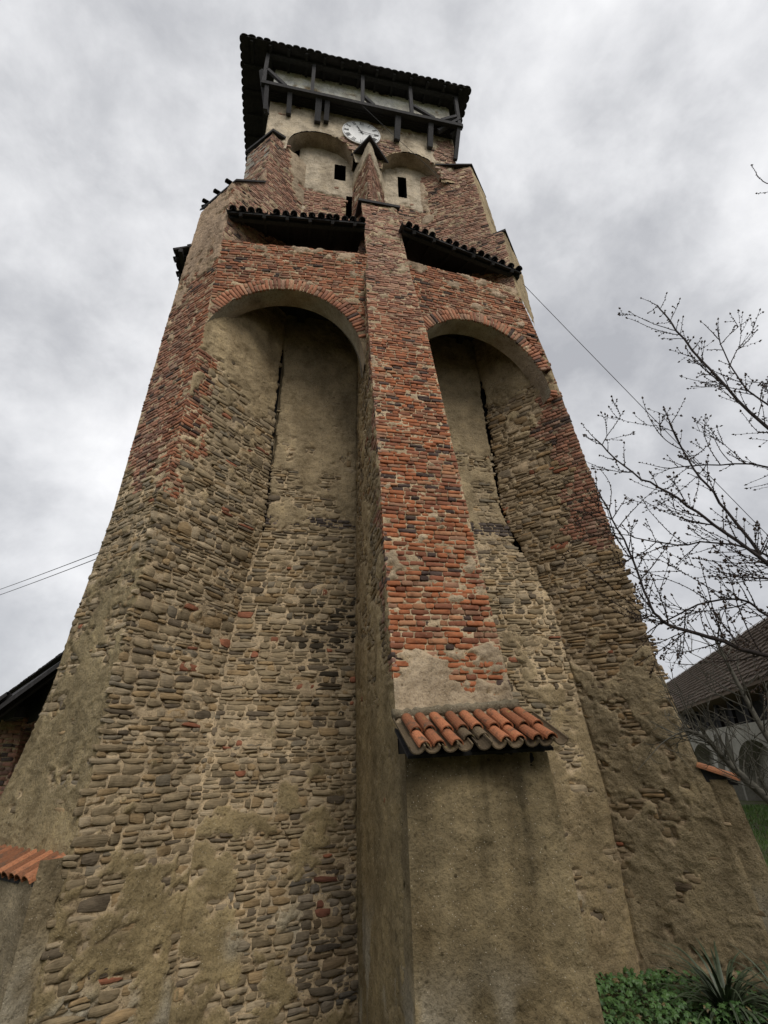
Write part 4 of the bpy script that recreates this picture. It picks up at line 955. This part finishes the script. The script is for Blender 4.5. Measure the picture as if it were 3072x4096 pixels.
mb = MB(); mb.add([wp(T0, -.9, WT), wp(T1, -.9, WT), wp(T1, -.9, 6.2), wp(T0, -.9, 6.2)], [(0, 1, 2, 3)]); mb.build('upper_boarding', M_WOOD, arc)
for k in range(18):
    mb = MB(); t = T0 + 1 + k * 1.9; mb.beam(wp(t, -.1, WT), wp(t, -.1, 5.2), .16, .16); mb.build('post', M_WOOD, arc)
M_OLDTILE = tile_mat('brown_roof_tile', (.105, .072, .048), .8)
mb = MB(); a_, b_ = (.55, 5.0), (-1.35, 7.45)
mb.add([wp(T0, a_[0], a_[1]), wp(T1, a_[0], a_[1]), wp(T1, b_[0], b_[1]), wp(T0, b_[0], b_[1]), wp(T0, a_[0], a_[1] - .1), wp(T1, a_[0], a_[1] - .1), wp(T1, b_[0] - 4, b_[1] - 3), wp(T0, b_[0] - 4, b_[1] - 3)], [(0, 1, 2, 3), (4, 5, 1, 0), (3, 2, 6, 7), (7, 6, 5, 4), (0, 3, 7, 4)])
p_ar = mb.build('roof', M_OLDTILE, arc)
rows = 15; tm = MB()
for r_ in range(rows):
    f0 = r_ / rows; o0 = a_[0] + (b_[0] - a_[0]) * f0; z0 = a_[1] + (b_[1] - a_[1]) * f0; f1 = (r_ + 1.25) / rows; o1 = a_[0] + (b_[0] - a_[0]) * f1; z1 = a_[1] + (b_[1] - a_[1]) * f1
    t = T0 + (r_ % 2) * .12
    while t < T1 - .3:
        e_ = random.uniform(-.012, .02); j = random.uniform(-.02, .02)
        tm.add([wp(t + .01, o0 + .05 + e_, z0 + .06 + j), wp(t + .23, o0 + .05 + e_, z0 + .06 + j), wp(t + .23, o1 + .02, z1 + .02), wp(t + .01, o1 + .02, z1 + .02), wp(t + .01, o0 + .035 + e_, z0 + .03 + j), wp(t + .23, o0 + .035 + e_, z0 + .03 + j)], [(0, 1, 2, 3), (4, 5, 1, 0)])
        t += .245
tag(tm.build('roof_tiles', M_OLDTILE, p_ar), kind='stuff')

# ------------------------------------------------------------------ gate lean-to on the left, beyond the buttress
gate = empty('gate_lean_to', (-5.2, 12.2, .9), 'dark overhanging roof on a brick pillar behind the left buttress', 'building')
ug = Vector((-.486, .874, 0)); U0 = Vector((-3.55, 9.95, 4.80)); Q0 = Vector((-4.75, 10.15, 3.74))
mb = MB(); P8 = [U0, U0 + ug * 9.5, Q0 + ug * 9.5, Q0]
mb.add(P8 + [p_ - Vector((0, 0, .09)) for p_ in P8], [(0, 1, 2, 3), (7, 6, 5, 4), (0, 4, 5, 1), (1, 5, 6, 2), (2, 6, 7, 3), (3, 7, 4, 0)]); p_gr = mb.build('roof', M_WOOD, gate)
for k in range(40):
    q_ = Q0 + ug * (.1 + k * .235); up_ = (U0 - Q0).normalized()
    barrel('tile', q_ + up_ * .42 + Vector((0, 0, .05)), q_ - up_ * random.uniform(.02, .08) + Vector((0, 0, .05)), .09, .105, (-.4, -.1, .9), M_DTILE, p_gr, seg=6)
    q_ = U0 + ug * (.1 + k * .235); barrel('ridge_tile', q_ + ug * .12 + Vector((0, 0, .02)), q_ - ug * .14 + Vector((0, 0, .035 + random.uniform(-.01, .01))), .09, .1, (0, 0, 1), M_DTILE, p_gr, seg=6)
for k in range(8):
    q_ = Q0 + ug * (.4 + k * 1.2); mb = MB(); mb.beam(q_ + Vector((.06, 0, -.12)), U0 + ug * (.4 + k * 1.2) + Vector((0, 0, -.16)), .09, .11); mb.build('rafter', M_WOOD, p_gr)
mb = MB(); mb.beam((-4.55, 10.9, 3.86), (-6.9, 15.0, 3.86), .16, .18); mb.build('wall_plate', M_WOOD, gate)
PX, PY = -5.02, 12.05
PF = Face(const(PX - .30, PY - .02), const(PX + .24, PY - .30), .2, 3.8); PFR = Face(const(PX + .24, PY - .30), const(PX + .5, PY + .2), .2, 3.8)
pg = [mk(f_, 12, 60, PMB(.3), TAN, PINK, 71) for f_ in (PF, PFR)]
p_pil = join_grids('brick_pillar', pg, M_MORTAR, gate)
n0 = len(PIECES); bricks(p_pil, PF, 1.2, 3.78, PMB(.3), warm=.6); bricks(p_pil, PFR, 1.2, 3.78, PMB(.3), warm=.6)
for p in PIECES[n0:]:
    mesh_obj('brick', p['v'], topo(p['n'], p['flip']), M_BRICK, p_pil, cols=np.tile(p['col'], (len(p['v']), 1)), origin=p['v'].mean(0))
mb = MB(); mb.add([(-4.0, 10.4, 3.7), (-6.6, 15.2, 3.7), (-6.5, 15.2, 4.7), (-3.9, 10.4, 4.7)], [(0, 1, 2, 3)]); mb.build('gable_boarding', M_WOOD, gate)
mb = MB(); mb.prism([(-4.85, 12.3), (-3.3, 10.2), (-2.6, 10.6), (-4.2, 12.9)], .2, [3.55, 3.85, 3.9, 3.6]); mb.build('rendered_wall', M_FARWALL, gate)

house = empty('distant_house', (-17, 38, 1), 'far house with an orange tiled roof at the left edge', 'house')
mb = MB(); mb.box((-23, 36, .8), (-14.2, 44, 3.0)); p_h = mb.build('wall', M_FARWALL, house)
mb = MB(); mb.add([(-23.6, 35.5, 2.95), (-13.6, 35.5, 2.95), (-13.6, 44.5, 2.95), (-23.6, 44.5, 2.95), (-22, 40, 4.75), (-15, 40, 4.75)], [(0, 1, 5, 4), (1, 2, 5), (2, 3, 4, 5), (3, 0, 4), (3, 2, 1, 0)]); mb.build('roof', M_TILE2, house)
M_HILL = plain_mat('wooded_hill', (.05, .06, .05), .4, .05, .4, .95)
hx = np.linspace(-900, 900, 90); hm = MB()
for sgn in (1,):
    vs_ = []
    for i, x in enumerate(hx):
        h = 30 + 26 * float(fbm(np.array([i * .11]), np.array([2.0]), 4)[0]) ; vs_ += [(x, 560, -5), (x, 620, h * .5), (x, 760, h)]
    hm.add(vs_, [(3 * i + k, 3 * (i + 1) + k, 3 * (i + 1) + k + 1, 3 * i + k + 1) for i in range(len(hx) - 1) for k in range(2)])
# low wooded ridge, hidden behind the buildings for the most part
tag(hm.build('hills', M_HILL, None, True), 'low wooded hills beyond the village', kind='structure')

# ------------------------------------------------------------------ cables
def cable(a, b, sag, r, label, n=24):
    a = Vector(a); b = Vector(b); mb = MB()
    mb.tube([a.lerp(b, i / n) + Vector((0, 0, -sag * 4 * (i / n) * (1 - i / n))) for i in range(n + 1)], r, 5)
    o = mb.build('overhead_cable', M_WIRE); o.data.update(); return tag(o, label, 'cable', 'overhead cables')
cable((-3.28, 9.62, 6.62), (-12.9, 22.4, 8.65), .05, .008, 'upper of two thin cables running left from the tower')
cable((-3.28, 9.62, 6.50), (-12.9, 22.4, 8.40), .05, .008, 'lower of two thin cables running left from the tower')
cable((5.72, 8.62, 14.45), (14.4, 9.1, 3.2), .06, .008, 'thin cable slanting down to the right across the sky')
cable((1.36, 8.98, 22.3), (4.6, 9.30, 19.0), .05, .007, 'thin wire from the gallery past the clock')

# ------------------------------------------------------------------ trees
def resample(pts, step):
    pts = [Vector(p_) for p_ in pts]; out = [pts[0]]
    for a_, b_ in zip(pts, pts[1:]):
        n = max(1, int((b_ - a_).length / step))
        for i in range(n): out.append(a_.lerp(b_, (i + 1) / n))
    return out
def smooth_path(pts, it=2):
    pts = [Vector(p_) for p_ in pts]
    for _ in range(it):
        q_ = [pts[0]]
        for a_, b_ in zip(pts, pts[1:]): q_ += [a_.lerp(b_, .25), a_.lerp(b_, .75)]
        pts = q_ + [pts[-1]]
    return pts
def rnd_dir():
    v_ = Vector((random.gauss(0, 1), random.gauss(0, 1), random.gauss(0, 1))); return v_.normalized()
def bud(mb, p_, d, s_):
    d = d.normalized(); u = d.cross(Vector((.3, .2, .9))).normalized(); w = d.cross(u)
    r = s_ * .42; c_ = p_ + d * s_ * .5
    mb.add([p_, c_ + u * r, c_ + w * r, c_ - u * r, c_ - w * r, p_ + d * s_ * 1.25], [(0, 2, 1), (0, 3, 2), (0, 4, 3), (0, 1, 4), (5, 1, 2), (5, 2, 3), (5, 3, 4), (5, 4, 1)])
def twig(tw, bd, p_, d, L, r, level, buds=True, gap=.035):
    n = max(4, int(L / .07)); pts = [p_.copy()]; d = d.normalized(); bend = rnd_dir() * .10
    for i in range(n):
        d = (d + bend * .5 + rnd_dir() * .09 + Vector((0, 0, .045))).normalized(); pts.append(pts[-1] + d * (L / n))
    tw.tube(pts, [r * (1 - .75 * i / n) + .0012 for i in range(n + 1)], 4, False)
    if buds:
        s_ = 0.0
        while s_ < L:
            i = min(n - 1, int(s_ / L * n)); f = s_ / L * n - i; q_ = pts[i].lerp(pts[i + 1], f); dd = (pts[i + 1] - pts[i]).normalized()
            o_ = dd.cross(rnd_dir()).normalized(); k = random.choice((1, 1, 1, 2, 3))
            for _ in range(k): bud(bd, q_, (o_ + dd * .7 + rnd_dir() * .5), random.uniform(.010, .021))
            s_ += gap * random.uniform(.6, 1.6)
        bud(bd, pts[-1], d, .03); bud(bd, pts[-1], d + rnd_dir() * .8, .022)
    if level > 0:
        for _ in range(random.randint(1, 3)):
            i = random.randint(1, n - 1); o_ = (pts[i + 1] - pts[i]).normalized()
            twig(tw, bd, pts[i], (o_ + rnd_dir() * .9), L * random.uniform(.3, .6), r * .6, level - 1, buds, gap)
def scale_pts(l, d): return [(x * d / 6.0, y * d / 6.0, z * d / 6.0 + EYE) for x, y, z in l]
limbs = [
 (scale_pts([(5.25, 3.05, 1.9), (4.85, 3.53, 3.01), (4.72, 3.7, 3.81), (4.58, 3.87, 4.72), (4.51, 3.96, 5.29)], 6.4), .055),
 (scale_pts([(4.95, 3.4, .75), (4.6, 3.85, 1.61), (4.56, 3.9, 1.93), (4.46, 4.01, 2.47), (4.38, 4.1, 2.87), (4.32, 4.16, 3.52)], 6.0), .05),
 (scale_pts([(4.85, 3.5, 1.0), (4.5, 3.96, 1.91), (4.34, 4.14, 2.3), (4.15, 4.33, 2.7), (3.92, 4.54, 3.02), (3.71, 4.71, 3.59)], 5.7), .042),
 (scale_pts([(5.2, 3.1, 2.2), (4.79, 3.61, 2.65), (4.61, 3.84, 2.8), (4.21, 4.28, 2.96)], 6.8), .03),
 (scale_pts([(4.95, 3.4, .55), (4.45, 4.03, .78), (4.12, 4.36, 1.07), (3.89, 4.57, 1.21), (3.84, 4.61, 1.34), (3.8, 4.64, 1.74), (3.74, 4.69, 2.27), (3.64, 4.77, 2.8)], 5.4), .045),
 (scale_pts([(4.95, 3.4, .7), (4.51, 3.96, 1.12), (4.46, 4.02, 1.36), (4.2, 4.29, 1.4), (3.82, 4.63, 1.19)], 5.9), .032),
 (scale_pts([(4.9, 3.45, 1.1), (4.62, 3.82, 1.75), (4.38, 4.1, 2.0), (4.1, 4.38, 2.02), (3.78, 4.66, 2.25)], 6.2), .026),
 (scale_pts([(5.2, 3.1, 2.6), (4.86, 3.5, 3.35), (4.80, 3.58, 3.9), (4.8, 3.6, 4.4)], 6.6), .026),
 (scale_pts([(5.6, 2.6, 5.6), (5.5, 2.68, 5.9), (5.36, 2.74, 6.1), (5.32, 2.78, 6.3)], 6.3), .010),
]
cherry = empty('bare_cherry_tree', (5.55, 2.95, 1.2), 'nearer leafless tree whose budding branches spread across the sky at right', 'tree', 'bare trees at right')
mb = MB(); trunk = smooth_path([(5.6, 2.9, .9), (5.5, 2.95, 2.0), (5.45, 3.0, 3.0), (5.4, 3.0, 3.8), (5.45, 2.9, 5.0), (5.65, 2.76, 7.0), (5.87, 2.73, 8.9)]); nT = len(trunk)
mb.tube(trunk, [.015 + .14 * (1 - i / nT) ** 1.3 for i in range(nT)], 9); mb.build('trunk', M_BARK, cherry, True)
tw = MB(); bd = MB()
for pts, r in limbs:
    z_j = max(2.2, pts[0][2] - .55); j_ = min(trunk, key=lambda p_: abs(p_.z - z_j))
    pts = [tuple(j_)] + list(pts)
    pth = smooth_path(pts, 2); pth = [p_ + rnd_dir() * .012 for p_ in pth]; n = len(pth)
    mb = MB(); mb.tube(pth, [.56 * r * (1 - .9 * (i / n) ** .6) + .004 for i in range(n)], 7); mb.build('branch', M_BARK, cherry, True)
    rs = resample(pth, .085)
    for i in range(3, len(rs) - 1):
        if r < .012 and random.random() < .93: continue
        f = i / len(rs)
        d = (rs[i + 1] - rs[i]).normalized()
        if random.random() < .95:
            o_ = d.cross(rnd_dir()).normalized()
            twig(tw, bd, rs[i], d * .75 + o_ * .9 + Vector((0, 0, .25)), random.uniform(.14, .55) * (1.15 - .5 * f), .0045, 1 if random.random() < .6 else 0)
        if random.random() < .30:                # longer shoots
            o_ = (d.cross(Vector(fw)) * random.choice((-1, 1))).normalized()
            twig(tw, bd, rs[i], d * .8 + o_ * .8 + rnd_dir() * .3, random.uniform(.4, .9), .005, 2)
    twig(tw, bd, rs[-1], rs[-1] - rs[-2], .3, .005, 0)
tag(tw.build('twigs', M_BARK, cherry), kind='stuff'); tag(bd.build('buds', M_BUD, cherry), kind='stuff')

M_BARK2 = plain_mat('lichened_bark', (.085, .08, .065), .5, 14, .6, .9)
lean = empty('leaning_bare_tree', (8.2, 6.2, .5), 'small leaning bare tree with pale twigs in front of the arcade', 'tree', 'bare trees at right')
mb = MB(); k_ = 1.55; tr = smooth_path([(x * k_, y * k_, z * k_ + EYE) for x, y, z in [(4.9, 3.5, -1.5), (4.55, 3.95, -.95), (4.22, 4.27, -.37), (4.11, 4.37, -.19), (4.04, 4.44, -.04), (3.98, 4.49, .12), (3.86, 4.6, .2)]])
mb.tube(tr, [.075 - .05 * i / len(tr) for i in range(len(tr))], 8); mb.build('trunk', M_BARK2, lean, True)
tr2 = smooth_path([(x * k_, y * k_, z * k_ + EYE) for x, y, z in [(4.55, 3.95, -.95), (4.40, 4.06, -.3), (4.31, 4.17, .09), (4.25, 4.23, .5), (4.2, 4.3, 1.0)]])
mb = MB(); mb.tube(tr2, [.06 - .045 * i / len(tr2) for i in range(len(tr2))], 8); mb.build('branch', M_BARK2, lean, True)
tw = MB(); bd = MB()
for path in (tr, tr2):
    rs = resample(path, .10)
    for i in range(len(rs) // 3, len(rs) - 1):
        for _ in range(2):
            d = (rs[i + 1] - rs[i]).normalized(); o_ = d.cross(rnd_dir()).normalized()
            twig(tw, bd, rs[i], d * .5 + o_ + Vector((-.15, .1, .25)), random.uniform(.4, 1.25), .009, 2, False)
tag(tw.build('twigs', M_BARK2, lean), kind='stuff')

# ------------------------------------------------------------------ plants at the foot of the wall
gc = MB()
for _ in range(5200):
    x = random.uniform(3.2, 7.6); y = random.uniform(5.6, 8.75)
    if y > 8.8 - .1 * abs(x - 5.4) - max(0, (x - 5.5) * .85): continue
    z = float(ground_z(x, y)) + random.uniform(.03, .24) * (.5 + float(vnoise(x * 2, y * 2, 8)))
    s_ = random.uniform(.028, .055); c_ = Vector((x, y, z)); nrm = (Vector((random.gauss(0, .5), random.gauss(-.25, .5), 1))).normalized()
    u = nrm.cross(rnd_dir()).normalized(); w = nrm.cross(u)
    pts = []
    for k in range(10):
        a_ = 2 * math.pi * k / 10; rr_ = s_ * (1.0 if k % 2 == 0 else .62) * random.uniform(.85, 1.1); pts.append(c_ + u * math.cos(a_) * rr_ + w * math.sin(a_) * rr_ + nrm * (-.25 * rr_ if k % 2 == 0 else 0))
    gc.add([c_ + nrm * .004] + pts, [(0, k + 1, (k + 1) % 10 + 1) for k in range(10)])
tag(gc.build('ground_cover', M_LEAF), 'low leafy green ground cover at the foot of the right recess', 'ground cover', kind='stuff')

def strap_plant(base, n, lmin, lmax, label):
    root = empty('strap_leaved_plant', base, label, 'plant', 'strap-leaved plants at the wall foot')
    for i in range(n):
        a_ = random.uniform(0, 2 * math.pi); L = random.uniform(lmin, lmax); el = random.uniform(.75, 1.45); w0 = random.uniform(.018, .032)
        hd = Vector((math.cos(a_), math.sin(a_), 0)); p_ = Vector(base) + hd * random.uniform(0, .08); vs_ = []; fs = []; sd = Vector((-hd.y, hd.x, 0)); N_ = 9; e_ = el
        for k in range(N_ + 1):
            t = k / N_; w = w0 * (1 - t ** 2.2) + .001; d = hd * math.cos(e_) + Vector((0, 0, math.sin(e_)))
            nv = sd.cross(d).normalized()
            vs_ += [p_ - sd * w, p_ - nv * w * .35, p_ + sd * w]; p_ = p_ + d * L / N_; e_ -= random.uniform(.10, .24) * (1 + t) * (.6 + .4 * (1.5 - el))
        for k in range(N_):
            for m_ in range(2): fs.append((3 * k + m_, 3 * k + m_ + 1, 3 * k + m_ + 4, 3 * k + m_ + 3))
        mesh_obj('leaf', [tuple(v_) for v_ in vs_], fs, M_STRAP, root, smooth_shade=True, origin=base)
strap_plant((5.75, 7.35, .02), 85, .6, 1.15, 'larger clump of dark arching strap leaves, left of its neighbour')
strap_plant((6.35, 7.0, .05), 50, .5, .95, 'smaller clump of dark strap leaves nearest the right edge')

gs_ = MB()
for _ in range(42000):
    x = random.uniform(7.2, 17); y = random.uniform(6.2, 17.5)
    if abs(math.atan2(x, y) - .77) > .16: continue
    z = float(ground_z(x, y)); h = random.uniform(.04, .11); a_ = random.uniform(0, 6.28); w = .012
    lx, ly = random.gauss(0, .03), random.gauss(0, .03)
    gs_.add([(x - w * math.cos(a_), y - w * math.sin(a_), z), (x + w * math.cos(a_), y + w * math.sin(a_), z), (x + lx, y + ly, z + h)], [(0, 1, 2)])
tag(gs_.build('grass', M_GRASS), 'short courtyard grass beyond the right buttress', 'grass', kind='stuff')
M_FLAG = plain_mat('flagstone', (.30, .27, .21), .3, 5, .5, .9)
path = MB(); path.add([(8.2, 8.2, float(ground_z(8.2, 8.2)) + .02), (9.6, 8.0, float(ground_z(9.6, 8.0)) + .02), (10.0, 9.4, float(ground_z(10, 9.4)) + .02), (8.6, 9.6, float(ground_z(8.6, 9.6)) + .02)], [(0, 1, 2, 3)])
p_path = tag(path.build('path', M_FARWALL), 'short flagged path beside the right buttress', kind='structure')
for i in range(4):
    for j in range(4):
        x = 8.35 + i * .36 + j * .1 + random.uniform(-.03, .03); y = 8.2 + j * .36 - i * .04; mb = MB(); n = 7
        mb.prism([(x + .17 * math.cos(k * 2 * math.pi / n) * random.uniform(.85, 1.1), y + .17 * math.sin(k * 2 * math.pi / n) * random.uniform(.85, 1.1)) for k in range(n)], float(ground_z(x, y)) - .02, float(ground_z(x, y)) + .07); mb.build('flagstone', M_FLAG, p_path)

# ------------------------------------------------------------------ ring wall added unseen behind the viewer to shade the lower tower
shadew = empty('shading_wall', (2, -7.5, 1.2), 'added plastered wall, unseen behind the viewer, that shades the lower tower', 'wall')
RW = Face(const(26, -6.6), const(-22, -7.4), .4, 7.8)
g_rw = grid_face(RW, 120, 24, lambda S, Z: (.12 * (fbm(S * .5, Z * .5, 5) - .5), np.ones_like(S)), mortar_cols(TAN, (.27, .22, .15), 81))
join_grids('wall_face', [g_rw], M_MORTAR, shadew)
mb = MB(); mb.add([(26.2, -6.1, 7.7), (-22.2, -6.9, 7.7), (-22.2, -8.4, 8.6), (26.2, -7.6, 8.6), (26.2, -9.4, 7.6), (-22.2, -10.2, 7.6)], [(0, 3, 2, 1), (3, 4, 5, 2), (0, 1, 5, 4)]); mb.build('coping_roof', M_OLDTILE, shadew)
